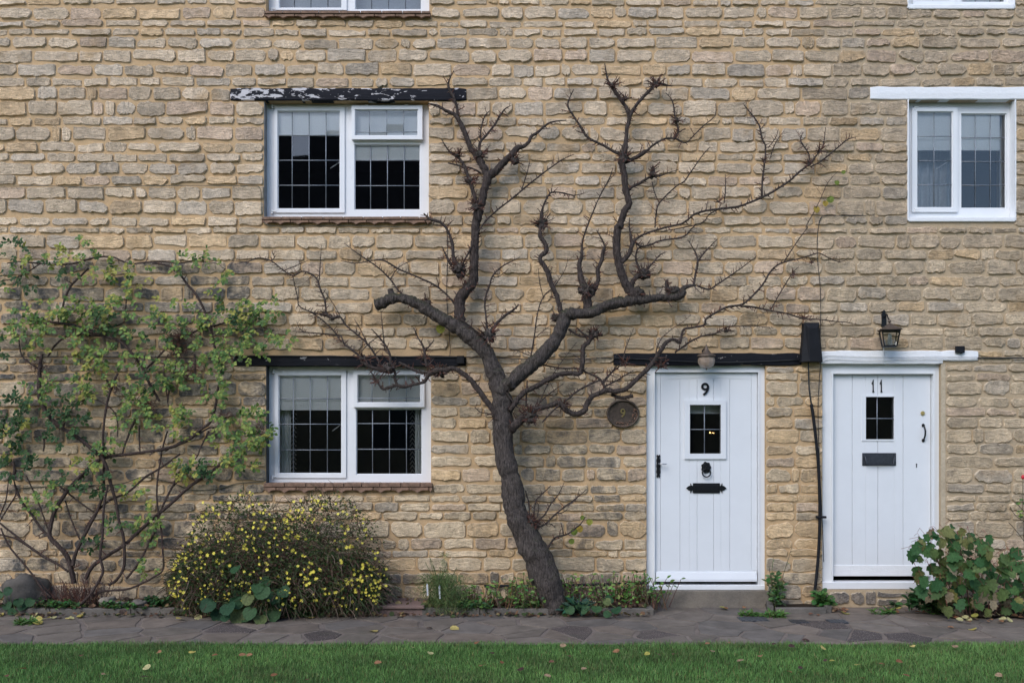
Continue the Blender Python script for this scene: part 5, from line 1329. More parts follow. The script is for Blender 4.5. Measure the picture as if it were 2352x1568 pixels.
def put_leaf(b, kind, p, dirv, nrm, size, col, wide=1.0):
    vs, fs = LG[kind]; x = Vector(dirv).normalized(); z = Vector(nrm); z = (z - x * z.dot(x)); z = z.normalized() if z.length > 1e-4 else x.orthogonal().normalized(); y = z.cross(x)
    b.add([p + (x * v[0] + y * v[1] * wide + z * v[2]) * size for v in vs], fs, (*col, 1))

# ================================================================== the climbing rose
rr = random.Random(31)
rose = empty('climbing_rose', tuple(at(165, 1375, .12))); tag(rose, 'sprawling climbing rose with thin brown canes and small green leaves on the wall', 'climbing rose')
CANES = [
 ('4:50,245,9 130,235,11 250,245,13 400,255,14 520,245,14 640,210,14 760,200,13 830,225,13 900,250,13 1000,240,14 1120,235,12 1220,245,11 1350,232,9 1450,240,8 1500,250,7 1545,285,4', .07, .05),
 ('4:610,280,14 550,340,16 490,400,17 450,480,17 430,560,17 420,620,16', .06, .09), ('4:0,370,7 80,355,9 160,325,10 230,280,10 275,250,10', .06, .07),
 ('4:1050,245,15 1150,260,16 1230,310,17 1290,390,18 1350,460,19 1400,550,20 1440,650,20 1470,770,20 1490,870,20 1520,960,20 1520,1040,20 1500,1120,20 1490,1200,21 1470,1290,22 1440,1350,23 1380,1390,24 1300,1460,24 1150,1520,25 1000,1545,25 840,1565,26 7:750,10,27 650,50,28 570,130,28 500,200,30 440,280,32 380,380,32 350,480,34 345,560,36 400,620,38 460,690,40 490,780,42 510,880,42', .06, .14),
 ('4:880,265,9 875,400,10 870,500,10 860,645,9', .06, .07),
 ('4:300,640,15 380,655,20 500,670,22 600,710,22 700,745,22 800,770,22 860,810,22 920,880,23 980,960,24 1010,1030,22 1050,1110,22 1100,1195,20', .09, .10),
 ('4:330,890,13 380,810,16 460,750,18 560,740,18 680,745,16 740,740,12', .08, .08), ('4:510,675,11 620,690,12 720,690,12 820,670,11 885,628,7', .08, .07),
 ('4:130,770,9 150,880,12 230,950,13 275,975,14', .09, .09),
 ('4:290,870,22 275,960,32 270,1060,34 270,1150,34 290,1220,34 340,1300,34 410,1370,34 500,1420,33 570,1470,31 640,1530,30 690,1568,30 7:735,80,28 765,200,26 800,330,24 820,450,24 850,560,24 858,680,24 850,780,24 800,860,23 750,890,22', .11, .17),
 ('4:1010,970,16 1080,900,16 1150,830,16 1220,800,16 1300,740,16 1380,700,15 1500,670,14 1600,640,12 1700,630,9', .08, .06), ('4:1640,640,9 1750,660,9 1820,690,8 1885,712,6', .06, .06), ('4:1885,700,7 1840,780,6 1800,830,4', .06, .06), ('4:1640,720,6 1700,680,6 1760,640,4', .06, .06),
 ('4:812,1005,20 770,1090,20 740,1200,20 720,1320,19 710,1450,18 715,1568,18 7:716,100,20 712,250,22 680,360,24 620,480,26 560,590,28 520,680,30 500,760,32', .12, .15), ('4:700,1005,18 750,1070,16 775,1110,16', .12, .12),
 ('4:930,1320,18 890,1420,18 860,1500,16 840,1568,14', .1, .1), ('4:1490,1375,12 1440,1380,14 1350,1430,14 1250,1470,12 1140,1540,8', .08, .09),
 ('7:1240,-10,16 1100,90,18 1000,150,18 900,240,18 800,290,18 740,320,18 650,410,18 580,520,18', .08, .13),
 ('7:1570,15,22 1430,130,25 1300,220,26 1180,330,26 1060,430,27 960,520,28 850,620,28 740,690,30 640,760,32 590,850,34', .07, .16),
 ('7:1240,110,17 1190,210,18 1130,330,18 1090,440,18 1060,540,18 1000,660,18 940,760,18 870,850,18', .08, .15),
 ('7:1115,-20,12 1090,130,14 1080,260,14 1090,380,14 1110,500,15 1120,640,15 1125,780,15 1070,830,16 1000,870,17 880,920,18 760,930,18 690,940,18 640,970,16', .08, .26),
 ('7:745,200,16 720,320,19 710,450,21 705,560,22 690,700,22 710,800,22 660,900,23 620,960,24 540,1040,20', .17, .30),
 ('7:-60,420,15 80,530,16 180,610,17 280,680,18 400,750,18 470,800,18', .08, .14), ('7:-40,535,12 100,570,14 200,630,15 300,700,15 420,760,15', .07, .13),
 ('7:5,500,13 60,620,15 150,730,16 230,830,16 300,930,15 350,975,14', .09, .2), ('7:100,200,19 150,320,20 220,410,20 290,510,20 370,580,20 420,640,20', .09, .13),
 ('7:450,310,11 490,440,12 550,580,12', .09, .11), ('7:180,140,10 250,290,11 310,450,11 345,555,12', .07, .10), ('7:370,180,13 470,260,14 560,330,14 650,392,13', .07, .09),
 ('7:-10,430,10 40,310,11 60,150,8', .08, .08), ('7:0,450,10 60,350,12 110,260,12 90,150,10', .1, .1), ('7:70,170,60 110,110,40 90,60,20', .1, .1) if False else ('7:60,170,24 100,120,22 90,40,16', .1, .1),
 ('4:1440,1400,14 1380,1520,12 7:1350,20,10 1200,210,8', .08, .08), ('4:1160,870,9 1130,960,8 1150,1150,9 1160,1230,9', .09, .09), ('4:1210,930,14 1200,1010,15 1170,1100,15 1155,1200,12', .1, .1), ('4:1340,870,18 1345,960,18 1340,1060,14', .09, .09),
 ('4:1155,1400,12 1130,1480,13 1110,1568,12', .09, .09), ('4:960,1360,13 960,1450,13 965,1540,12', .09, .09), ('4:230,1440,10 300,1450,12 300,1540,12', .1, .1), ('4:480,1290,10 430,1370,10', .1, .1), ('4:590,1180,10 500,1240,10 440,1370,9', .1, .1), ('4:600,1160,9 700,1200,10 780,1260,10 810,1340,10 810,1440,10', .1, .1),
]
bud = MB()
for s, a, c in CANES:
    pts, rad = path_of(s, a, c, 5, .12); b = MB(); rad = [r * .85 for r in rad]; b.tube(pts, rad, 7, .12); b.build('cane', MAT['cane'], rose, sm=True)
    twig = bud; dress(pts, rad, .11, .012, .05)
GRN = [(.15, .22, .05), (.11, .19, .05), (.08, .15, .045), (.19, .26, .06), (.25, .29, .08), (.085, .15, .05)]
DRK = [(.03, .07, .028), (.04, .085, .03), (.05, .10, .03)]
CL4 = [(90,150,60),(180,190,40),(590,60,35),(380,200,60),(130,250,40),(480,180,30),(700,260,80),(620,230,40),(810,300,50),(1380,160,35),(1410,200,25),(1270,260,60),(1540,290,40),(1570,340,15),(960,330,70),(930,430,30),(820,440,50),(860,520,40),(890,550,40),(370,280,50),(200,360,50),(40,350,40),(10,430,20),(520,380,40),(320,545,35),(480,550,60),(600,560,70),(680,550,60),(720,640,70),(640,650,60),(500,620,60),(180,620,60),(160,700,70),(250,720,80),(350,660,50),(40,710,40),(40,820,40),(270,830,50),(400,590,50),(590,780,60),(620,820,40),(470,790,40),(480,860,40),(700,880,60),(800,870,60),(640,940,70),(560,960,50),(760,750,30),(960,900,60),(920,680,60),(960,740,40),(1140,540,60),(1110,640,50),(1100,700,40),(1210,730,60),(1110,800,40),(1240,790,30),(1340,690,50),(1280,600,50),(1440,620,50),(1500,610,50),(1500,440,40),(1560,540,40),(1660,500,30),(1620,580,40),(1700,650,80),(1790,640,60),(1850,550,50),(1750,560,50),(1870,680,50),(1930,740,40),(1980,780,40),(1600,780,90),(1520,830,60),(1650,750,50),(1420,830,50),(1730,850,60),(1800,840,30),(1580,920,50),(1450,900,50),(1340,890,40),(1130,960,60),(1170,1010,60),(1050,1050,70),(1210,1090,50),(1290,1030,50),(1440,1040,60),(1480,1100,50),(1460,1170,50),(1160,900,30),(850,1040,30),(560,1110,70),(640,1130,60),(700,1080,40),(240,1110,70),(340,1100,50),(380,1190,60),(440,1210,50),(60,1250,90),(140,1220,60),(180,1290,50),(290,1340,60),(60,1350,60),(40,1470,70),(120,1440,60),(190,1500,60),(420,1420,60),(520,1300,60),(560,1370,60),(960,1180,60),(900,1200,50),(940,1250,60),(1000,1230,50),(880,1300,50),(1150,1320,60),(1240,1280,50),(1180,1270,40),(1280,1390,50),(960,1350,40),(860,1390,40),(740,1480,70),(700,1530,40),(1480,1330,50),(1540,1290,50),(1640,1330,50),(1510,1400,40),(1740,1330,60),(1800,1380,60),(1760,1450,60),(1690,1420,50),(1640,1500,60),(1700,1500,60),(1560,1530,50),(1780,1300,30)]
CL7 = [(90,60,70),(280,80,60),(660,170,80),(700,20,40),(270,340,70),(360,280,40),(920,250,60),(970,320,30),(790,470,40),(840,440,40),(1010,500,70),(1060,560,40),(990,410,40),(1290,90,70),(1240,60,40),(1490,100,60),(1540,80,40),(1680,40,60),(1700,90,40),(620,610,50),(1020,780,50),(1340,40,50),(500,170,50),(570,60,60)]
lv = MB()
for t, cl in ((4, CL4), (7, CL7)):
    for x, y, r in cl:
        n = max(2, int(round((r / 17.5) ** 1.8)))
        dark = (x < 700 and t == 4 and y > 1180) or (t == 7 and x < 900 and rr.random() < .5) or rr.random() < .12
        hue = rr.random()
        for k in range(n):
            a = rr.uniform(0, 2 * PI); q = r * math.sqrt(rr.random()); px, py = tp(t, x + q * math.cos(a), y + q * math.sin(a)); d = rr.uniform(.06, .20)
            p = at(px, py, d); dv = Vector((math.cos(a) * .8 + rr.uniform(-.5, .5), rr.uniform(-.5, .2), -math.sin(a) * .5 + rr.uniform(-.7, .3))).normalized()
            side = dv.cross(Vector((0, -1, .4))).normalized(); L = rr.uniform(.045, .07)
            bud.tube([p, p + dv * L * .5, p + dv * L], .0009, 3, col=(.09, .06, .03, 1), cap=False)
            for f, s_, sz in ((.25, 1, .8), (.25, -1, .8), (.65, 1, .95), (.65, -1, .95), (1.0, 0, 1.1)):
                if rr.random() < .12: continue
                dd = (dv * .55 + side * s_ * .8) if s_ else dv
                nn = Vector((rr.uniform(-.5, .5), -1 + rr.uniform(-.1, .5), .55 + rr.uniform(-.4, .5)))
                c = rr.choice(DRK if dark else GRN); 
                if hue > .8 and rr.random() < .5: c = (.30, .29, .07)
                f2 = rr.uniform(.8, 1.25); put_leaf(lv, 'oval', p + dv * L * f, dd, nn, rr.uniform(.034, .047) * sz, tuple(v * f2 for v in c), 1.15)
tag(lv.build('leaves', MAT['leaf'], rose), kind='stuff')
for x_, y_, n_ in ((1220, 770, 90), (1280, 740, 50), (1340, 970, 40), (1270, 1030, 50), (1020, 1230, 60), (1540, 1320, 50), (780, 1110, 40), (1250, 850, 40), (1780, 1390, 30), (270, 960, 40)):
    for k in range(n_):
        p = at(*tp(4, x_ + rr.gauss(0, 34), y_ + rr.gauss(0, 22)), rr.uniform(.06, .14)); twig = bud
        spur(p, (rr.uniform(-1, 1), rr.uniform(-.5, .2), rr.uniform(-.6, .8)), rr.uniform(.03, .10), rr.uniform(.0016, .003), .4)
# dead twiggy tuft at the rose's foot
for k in range(150):
    px, py = tp(7, rr.gauss(520, 95), 1010 + rr.uniform(-20, 25)); p = at(px, py, rr.uniform(.08, .28)); p.z = max(.04, min(p.z, .08))
    twig = bud; spur(p, (rr.uniform(-.7, .7), rr.uniform(-.4, .2), 1.2), rr.uniform(.08, .26), rr.uniform(.002, .004), .35)
tag(bud.build('twigs', MAT['twig'], rose), kind='stuff')

# ================================================================== winter jasmine
rj = random.Random(41)
jas = empty('winter_jasmine', tuple(at(640, 1390, .28))); tag(jas, 'rounded winter jasmine bush dotted with tiny yellow flowers below the window', 'shrub')
MOUNDS = [(545, 1290, .30, 120, 145), (745, 1283, .30, 125, 148), (640, 1310, .33, 150, 120), (820, 1345, .28, 75, 70), (470, 1330, .28, 75, 80), (650, 1350, .36, 210, 55)]
def mound_pt(surface):
    m = rj.choice(MOUNDS); a = rj.uniform(0, 2 * PI); u = rj.uniform(-1, 1); r = (rj.uniform(.82, 1.0) if surface else rj.random() ** .4)
    sx, sz, sy = m[3] / S, m[4] / S, .30; q = math.sqrt(1 - u * u)
    v = Vector((q * math.cos(a) * r, q * math.sin(a) * r, u * r)); c = at(m[0], m[1], m[2])
    k = 1 + .22 * mnoise.noise(v * 2.3 + Vector((m[0], 0, 0)))
    p = c + Vector((v.x * sx, v.y * sy, v.z * sz)) * k
    return p, v
jt = MB()
JC = ((.042, .058, .022), (.07, .042, .028), (.09, .055, .038), (.032, .05, .018), (.15, .11, .08))
for k in range(6500):
    p, v = mound_pt(False)
    if p.y > -.03 or p.z < .03: continue
    dv = Vector((v.x * 1.0 + rj.uniform(-.8, .8), v.y * .8 + rj.uniform(-.5, .2), v.z * .6 + rj.uniform(-.3, .7))).normalized(); L = rj.uniform(.07, .20); pts = [p]
    for j in range(3):
        dv = (dv + Vector((rj.uniform(-.3, .3), rj.uniform(-.3, .2), -.28))).normalized(); q = pts[-1] + dv * L / 3
        q.y = min(q.y, -.02); q.z = max(q.z, .02); pts.append(q)
    jt.tube(pts, [.0028, .0024, .002, .0012], 3, col=(*rj.choice(JC), 1), cap=False)
for k in range(260):  # wispy shoots reaching past the outline
    p, v = mound_pt(True)
    if p.y > -.06 or p.z < .05 or v.z < -.2: continue
    dv = Vector((v.x * 1.2 + rj.uniform(-.5, .5), v.y * .5 - .1, v.z * .8 + .25)).normalized(); L = rj.uniform(.07, .19); q = p + dv * L * .6; e = q + (dv + Vector((0, 0, -.5))) * L * .4; q.y = min(q.y, -.03); e.y = min(e.y, -.03)
    jt.tube([p, q, e], [.0024, .0019, .0011], 4, col=(*rj.choice(JC), 1), cap=False)
for k in range(24):   # main stems rising from the root
    p = at(rj.uniform(480, 800), 1395, .2); p.z = .03; q, v = mound_pt(True); q.y = min(q.y, -.05)
    jt.tube(spline([p, p.lerp(q, .5) + Vector((0, -.05, .1)), q], 4), .004, 5, col=(.06, .045, .035, 1))
tag(jt.build('twigs', MAT['twig'], jas), kind='stuff')
jl = MB()
for k in range(20000):
    p, v = mound_pt(rj.random() < .6)
    if p.y > -.03 or p.z < .03: continue
    c = rj.choice(((.04, .075, .022), (.055, .095, .028), (.03, .055, .018), (.085, .10, .032), (.085, .045, .03))); dv = Vector((rj.uniform(-1, 1), rj.uniform(-1, .2), rj.uniform(-.6, 1)))
    if rj.random() < .35 and not v.y < 0: continue
    put_leaf(jl, 'thin', p, dv, (rj.uniform(-.6, .6), -1, rj.uniform(-.2, 1)), rj.uniform(.016, .032), c, 2.2)
tag(jl.build('leaves', MAT['leaf'], jas), kind='stuff')
fm = MB()
for k in range(6):
    a = k * PI / 3; e = .42; pts = [(0, 0, 0)] + [(r * math.cos(a + o), -.12 * r - .1 * (r > .6), r * math.sin(a + o)) for r, o in ((.45, -e), (.85, -e * .62), (1, 0), (.85, e * .62), (.45, e))]
    fm.add([tuple(q * .0125 for q in p) for p in pts], [(0, 1, 2, 3), (0, 3, 4, 5)])
fm.tube([(0, .012, 0), (0, 0, 0)], [.0012, .0025], 5)
fme = fm.mesh('flower'); fme.materials.append(MAT['petal']); nf = 0
def buried(p):
    for m in MOUNDS:
        q = p - at(m[0], m[1], m[2]); 
        if (q.x / (m[3] / S)) ** 2 + (q.y / .30) ** 2 + (q.z / (m[4] / S)) ** 2 < .72: return True
    return False
while nf < 300:
    p, v = mound_pt(True)
    if v.y > -.15 or p.z < .10 or buried(p) or (v.z < -.1 and rj.random() < .6): continue
    o = bpy.data.objects.new('flower', fme); COL.objects.link(o); o.parent = jas
    o.location = p + Vector((v.x * .015, -.012, v.z * .015)) - jas.location; o.rotation_euler = (rj.uniform(-.9, .4), rj.uniform(0, 6), rj.uniform(-.8, .8) + v.x * .6); o.scale = [rj.uniform(.9, 1.4)] * 3; nf += 1

ex = MB(); nx_ = 0
while nx_ < 180:
    p, v = mound_pt(True)
    if v.y > -.1 or p.z < .08 or buried(p): continue
    M_ = Matrix.Translation(p + Vector((v.x * .01, -.01, v.z * .01))) @ Matrix.Rotation(rj.uniform(-.9, .4), 4, 'X') @ Matrix.Rotation(rj.uniform(0, 6), 4, 'Y') @ Matrix.Scale(rj.uniform(.7, 1.2), 4)
    ex.add([M_ @ q.co for q in fme.vertices], [tuple(q.vertices) for q in fme.polygons]); nx_ += 1
tag(ex.build('further_flowers', MAT['petal'], jas), kind='stuff')

# ================================================================== leafy plants
rl = random.Random(53)
def leaf_mesh(kind, tone, name='leaf', wide=1.0):
    b = MB(); put_leaf(b, kind, Vector((0, 0, 0)), (1, 0, 0), (0, 0, 1), 1.0, tone, wide); return b.mesh(name, sm=True)
def leaf_obj(parent, me, p, dv, nrm, size, name='leaf'):
    x = Vector(dv).normalized(); z = Vector(nrm); z = z - x * z.dot(x); z = z.normalized() if z.length > 1e-4 else x.orthogonal().normalized(); y = z.cross(x)
    if not me.materials: me.materials.append(MAT['leaf'])
    o = bpy.data.objects.new(name, me); COL.objects.link(o)
    if parent: o.parent = parent
    base = parent.location if parent else Vector((0, 0, 0))
    o.matrix_local = Matrix.Translation(Vector(p) - base) @ Matrix((x, y, z)).transposed().to_4x4() @ Matrix.Scale(size, 4)
    return o
# shrub right of door 11: big lobed leaves on red stalks
shr = empty('leafy_shrub', tuple(at(2240, 1408, .42))); tag(shr, 'broad leafy shrub with big dark green and yellowing leaves right of door 11', 'shrub')
LM = [leaf_mesh('lobed', c, wide=.95) for c in ((.035, .095, .032), (.045, .11, .035), (.06, .125, .038), (.09, .14, .045), (.15, .16, .055))]
LY = [leaf_mesh('lobed', c, wide=.95) for c in ((.17, .16, .045), (.22, .17, .10), (.10, .12, .035), (.26, .21, .13), (.055, .095, .03))]
stem = MB()
def shrub_leaf(px, py, d, size, pool):
    p = at(px, py, d); dv = Vector((rl.uniform(-.8, .8), rl.uniform(-.7, .1), rl.uniform(-1.1, .0))); n = Vector((rl.uniform(-.5, .5), -.8, rl.uniform(.0, .9)))
    leaf_obj(shr, rl.choice(pool), p, dv, n, size)
    stem.tube([p, p + Vector((rl.uniform(-.03, .03), .05, .03 + rl.uniform(0, .03))), p + Vector((rl.uniform(-.05, .05), .10, .01))], .0016, 4, col=(.20, .06, .05, 1), cap=False)
OUT = [(2112, 1285, 30), (2130, 1240, 28), (2150, 1270, 34), (2180, 1240, 36), (2200, 1225, 30), (2215, 1250, 36), (2165, 1310, 38), (2195, 1290, 40), (2230, 1285, 40), (2260, 1250, 30), (2275, 1270, 34), (2250, 1310, 40), (2290, 1300, 36), (2315, 1310, 34), (2335, 1290, 28), (2140, 1330, 34), (2175, 1345, 38), (2210, 1335, 40), (2245, 1350, 42), (2280, 1340, 40), (2320, 1345, 40), (2345, 1330, 36), (2370, 1320, 40), (2400, 1340, 40), (2160, 1370, 26), (2200, 1380, 36), (2235, 1395, 36), (2275, 1385, 40), (2310, 1390, 40), (2345, 1380, 40), (2390, 1385, 44)]
for x, y, r in OUT:
    for k in range(7):
        a = rl.uniform(0, 2 * PI); q = r * math.sqrt(rl.random()); yy = y + q * math.sin(a)
        shrub_leaf(x + q * math.cos(a), yy, rl.uniform(.25, .66), rl.uniform(.065, .125), LY if (yy > 1350 and rl.random() < .55) or rl.random() < .06 else LM)
for px, py in ((2135, 1255), (2200, 1230), (2260, 1260), (2230, 1300), (2300, 1310), (2350, 1320), (2180, 1300), (2390, 1340)):
    p = at(2245 + (px - 2245) * .35, 1405, .42); p.z = .01; q = at(px, py, .45); stem.tube(spline([p, p.lerp(q, .5) + Vector((0, 0, .04)), q], 4), [.005] * 9, 6, col=(.10, .055, .04, 1))
tag(stem.build('stems', MAT['twig'], shr, org=False), kind='stuff')

def clump(name, cx, cy, d, n, h, spread, cols, kind, size, label, cat='plant', stemcol=(.07, .05, .03), leafy=.5, dd=.08, zmin=.03):
    """upright stems with leaves; returns the plant"""
    base = at(cx, cy, d); base.z = zmin; pl = empty(name, tuple(base)); tag(pl, label, cat); st, le = MB(), MB()
    for k in range(n):
        p = base + Vector((rl.gauss(0, spread / 2), rl.uniform(-dd, dd), 0)); hh = h * rl.uniform(.3, 1.15); lean = Vector((rl.gauss(0, .22), rl.gauss(-.08, .15), 1)); q = p + lean * hh
        st.tube(spline([p, p.lerp(q, .5) + Vector((rl.gauss(0, .01), 0, 0)), q], 3), [.004, .0038, .0035, .003, .003, .0025, .002], 4, col=(*[v * rl.uniform(.7, 1.3) for v in stemcol], 1), cap=False)
        m = int(6 * leafy * 2)
        for j in range(m):
            t = 1 - (j / max(1, m)) ** 1.3 * .75; dv = Vector((rl.uniform(-1, 1), rl.uniform(-1, .4), rl.uniform(-.2, .7)))
            put_leaf(le, kind, p.lerp(q, t), dv, (rl.uniform(-.5, .5), -.5, 1), size * rl.uniform(.6, 1.2), tuple(v * rl.uniform(.75, 1.3) for v in rl.choice(cols)))
    tag(st.build('stems', MAT['twig'], pl), kind='stuff')
    if le.v: tag(le.build('leaves', MAT['leaf'], pl), kind='stuff')
    return pl
PER = ((.10, .20, .045), (.14, .24, .06), (.20, .28, .09), (.07, .15, .04))
clump('cut_back_perennial', 1085, 1395, .2, 42, .17, .26, PER, 'oval', .044, 'low cut-back perennial between the fennel and the tree trunk', stemcol=(.12, .065, .042), leafy=.2)
clump('cut_back_perennial', 1205, 1395, .28, 80, .25, .32, PER, 'oval', .046, 'cut-back perennial with fresh green tips in front of the tree trunk', stemcol=(.15, .095, .06), leafy=.27)
clump('cut_back_perennial', 1395, 1395, .2, 120, .27, .56, PER, 'oval', .044, 'long row of cut-back perennial stems between tree and door 9', stemcol=(.11, .065, .042), leafy=.2)
clump('cut_back_perennial', 1465, 1395, .2, 55, .25, .24, PER, 'oval', .048, 'cut-back perennial with green tips right beside the frame of door 9', stemcol=(.11, .065, .042), leafy=.3)
clump('garden_weed', 1782, 1392, .14, 9, .26, .07, ((.06, .13, .03), (.09, .16, .05), (.05, .11, .035)), 'oval', .06, 'green weed growing at the foot of the frame of door 9', leafy=1.0, stemcol=(.06, .09, .03))
clump('flowering_weed', 1768, 1392, .08, 3, .52, .03, ((.10, .15, .05), (.2, .17, .13)), 'thin', .03, 'tall thin weed with a pale seed head beside door 9', leafy=1.4, stemcol=(.12, .12, .06))
clump('garden_weed', 1885, 1392, .16, 12, .11, .10, ((.05, .12, .03), (.07, .15, .04)), 'oval', .065, 'bushy green weed growing out of the trough beneath the pipe', leafy=1.0, stemcol=(.06, .09, .03))
clump('garden_weed', 2118, 1396, .3, 26, .15, .17, ((.03, .075, .025), (.045, .10, .03)), 'oval', .07, 'dark green weed spreading at the right foot of door 11', leafy=.9, stemcol=(.05, .07, .03))
clump('garden_weed', 370, 1398, .22, 50, .10, .16, ((.025, .075, .025), (.035, .09, .03), (.05, .11, .04)), 'round', .03, 'low mat of bright green leaves between rose and jasmine', leafy=.9, stemcol=(.05, .07, .03))
clump('iris_tuft', 1320, 1395, .3, 16, .05, .05, ((.04, .09, .06), (.05, .11, .07)), 'thin', .15, 'small tuft of bluish green blades right of the tree trunk', leafy=.6, stemcol=(.05, .09, .06))
for (t, x, y), n, lb in (((9, 465, 1105), 16, 'small grass tuft growing in the path by the oval metal cover'), ((9, 640, 1112), 26, 'bushy grass tuft growing in the path before the kerb trough'), ((9, 1390, 1092), 12, 'thin grass tuft growing in the path in front of door 11'), ((7, 170, 1160), 18, 'small green weed growing in a joint at the left of the path'), ((9, 1780, 1090), 26, 'grass tuft growing at the left foot of the leafy shrub')):
    px, py = tp(t, x, y); clump('grass_tuft', px, py, floor_d(py), n, .03, .10, ((.07, .15, .035), (.10, .19, .05)), 'thin', .06, lb, leafy=.5, stemcol=(.06, .10, .03), zmin=.0, dd=.03)
for px, dd_, n, h, lb in ((130, .33, 30, .07, 'low weeds at the bed edge in front of the rose'), (280, .34, 22, .05, 'low weeds on the bed edge beside the rocks'), (440, .40, 24, .06, 'low weeds at the left end of the jasmine bush'), (690, .42, 30, .06, 'grassy weeds at the right foot of the jasmine bush'), (1085, .36, 28, .06, 'low weeds over the kerb right of the fennel'), (1240, .34, 18, .05, 'low weeds over the kerb at the tree base')):
    clump('garden_weed', px, 1400, dd_, n, h, .22, ((.05, .12, .035), (.08, .15, .04), (.035, .085, .03)), rl.choice(('oval', 'thin')), .04, lb, leafy=.5, stemcol=(.07, .09, .03), zmin=.05 if dd_ < .37 else .0, dd=.05)
# fennel: feathery heap
fen = empty('fennel', tuple(at(1010, 1400, .3))); tag(fen, 'feathery green fennel flopping over the kerb beside the brown slab', 'plant'); ff = MB()
for k in range(3800):
    a = rl.gauss(0, 1); px = 1014 + a * 24 + (12 if rl.random() < .3 else 0); py = rl.uniform(1318, 1402) ; px += (py - 1350) * .18; p = at(px, py, rl.uniform(.16, .42)); p.z = max(.02, p.z)
    dv = Vector((rl.uniform(-.8, .8), rl.uniform(-.6, .3), rl.uniform(-1.2, .5))); L = rl.uniform(.03, .08); c = rl.choice(((.07, .12, .03), (.10, .15, .045), (.05, .09, .03), (.14, .15, .06)))
    ff.tube([p, p + dv * L * .5 + Vector((0, 0, .006)), p + dv * L], .0012, 3, col=(*c, 1), cap=False)
for k in range(180):
    px = 1020 + rl.gauss(0, 6); py = rl.uniform(1270, 1320); p = at(px, py, .25); ff.tube([p, p + Vector((rl.uniform(-.03, .03), 0, rl.uniform(-.01, .03)))], .0008, 3, col=(.08, .14, .04, 1), cap=False)
for k in range(14):
    p = at(1015 + rl.gauss(0, 14), 1395, .28); p.z = .03; q = at(1012 + rl.gauss(0, 16), rl.uniform(1275, 1340), .26); ff.tube([p, p.lerp(q, .5) + Vector((.01, 0, .02)), q], .0025, 4, col=(.11, .13, .05, 1))
tag(ff.build('fronds', MAT['twig'], fen), kind='stuff')
# mallow with large round leaves, each leaf a part
def mallow(cx, cy, d, spots, label, size=.10):
    pl = empty('mallow', tuple(at(cx, cy, d))); pl.location.z = .0; tag(pl, label, 'plant'); st = MB()
    ms = [leaf_mesh('round', c, wide=1.05) for c in ((.022, .062, .028), (.03, .075, .03), (.04, .09, .035), (.11, .14, .05))]
    for x, y, s in spots:
        p = at(x, y, d + rl.uniform(-.08, .10)); p.z = max(p.z, .02); dv = Vector((rl.uniform(-.7, .7), -.5, rl.uniform(-.9, -.1)))
        leaf_obj(pl, rl.choice(ms[:3]) if rl.random() < .88 else ms[3], p, dv, (rl.uniform(-.4, .4), -.75, .65), size * s)
        b0 = at(cx, 1400, d - .06); b0.z = .02; st.tube(spline([b0, b0.lerp(p, .5) + Vector((0, 0, .05)), p], 3), .0025, 5, col=(.09, .13, .05, 1))
    tag(st.build('stalks', MAT['twig'], pl), kind='stuff'); return pl
mallow(560, 1400, .62, [(490, 1380, 1.0), (505, 1400, .9), (525, 1385, 1), (540, 1372, .9), (548, 1400, 1), (580, 1395, .9), (560, 1362, .9), (610, 1345, 1), (632, 1352, 1.1), (645, 1350, .8), (615, 1390, 1.1), (635, 1400, .9), (598, 1412, .8), (575, 1365, .8), (545, 1300, .7), (620, 1330, .8), (590, 1340, .7), (520, 1412, .6), (600, 1420, .7), (640, 1370, .8), (560, 1410, .8)], 'mallow with large round dark leaves at the foot of the jasmine bush', .128)
mallow(1375, 1400, .40, [(1305, 1395, .9), (1325, 1385, .9), (1345, 1390, .8), (1370, 1392, 1), (1390, 1375, .8), (1405, 1372, .9), (1415, 1395, 1.0), (1400, 1405, .8), (1345, 1400, .6)], 'small mallow with round leaves spilling over the kerb left of door 9', .085)
mallow(25, 1400, .40, [(5, 1360, .9), (25, 1350, .9), (40, 1375, .9), (60, 1385, 1), (75, 1375, .9), (15, 1385, .9), (-20, 1370, .9), (35, 1400, .8), (70, 1400, .8), (-10, 1400, .9), (120, 1418, .6), (60, 1425, .6)], 'mallow with round leaves in front of the dark boulder', .085)
# few leaves left on the tree, and seen on the wall
LT = [leaf_mesh('round', c) for c in ((.26, .27, .05), (.15, .20, .04), (.34, .25, .05))]
for t, x, y, s in ((8, 1605, 520, .06), (8, 1640, 500, .06), (8, 1580, 590, .05), (8, 1715, 455, .055), (8, 1665, 430, .04), (5, 690, 690, .075), (3, 915, 1440, .06), (3, 980, 1400, .05), (3, 1010, 1372, .06), (3, 1057, 1260, .045), (3, 1105, 1190, .035)):
    px, py = tp(t, x, y - 14); o = leaf_obj(tree, rl.choice(LT), at(px, py, .2 if t == 8 else .10 if t == 5 else .05), (rl.uniform(-.4, .4), -.2, -1), (rl.uniform(-.3, .3), -1, .2), s)
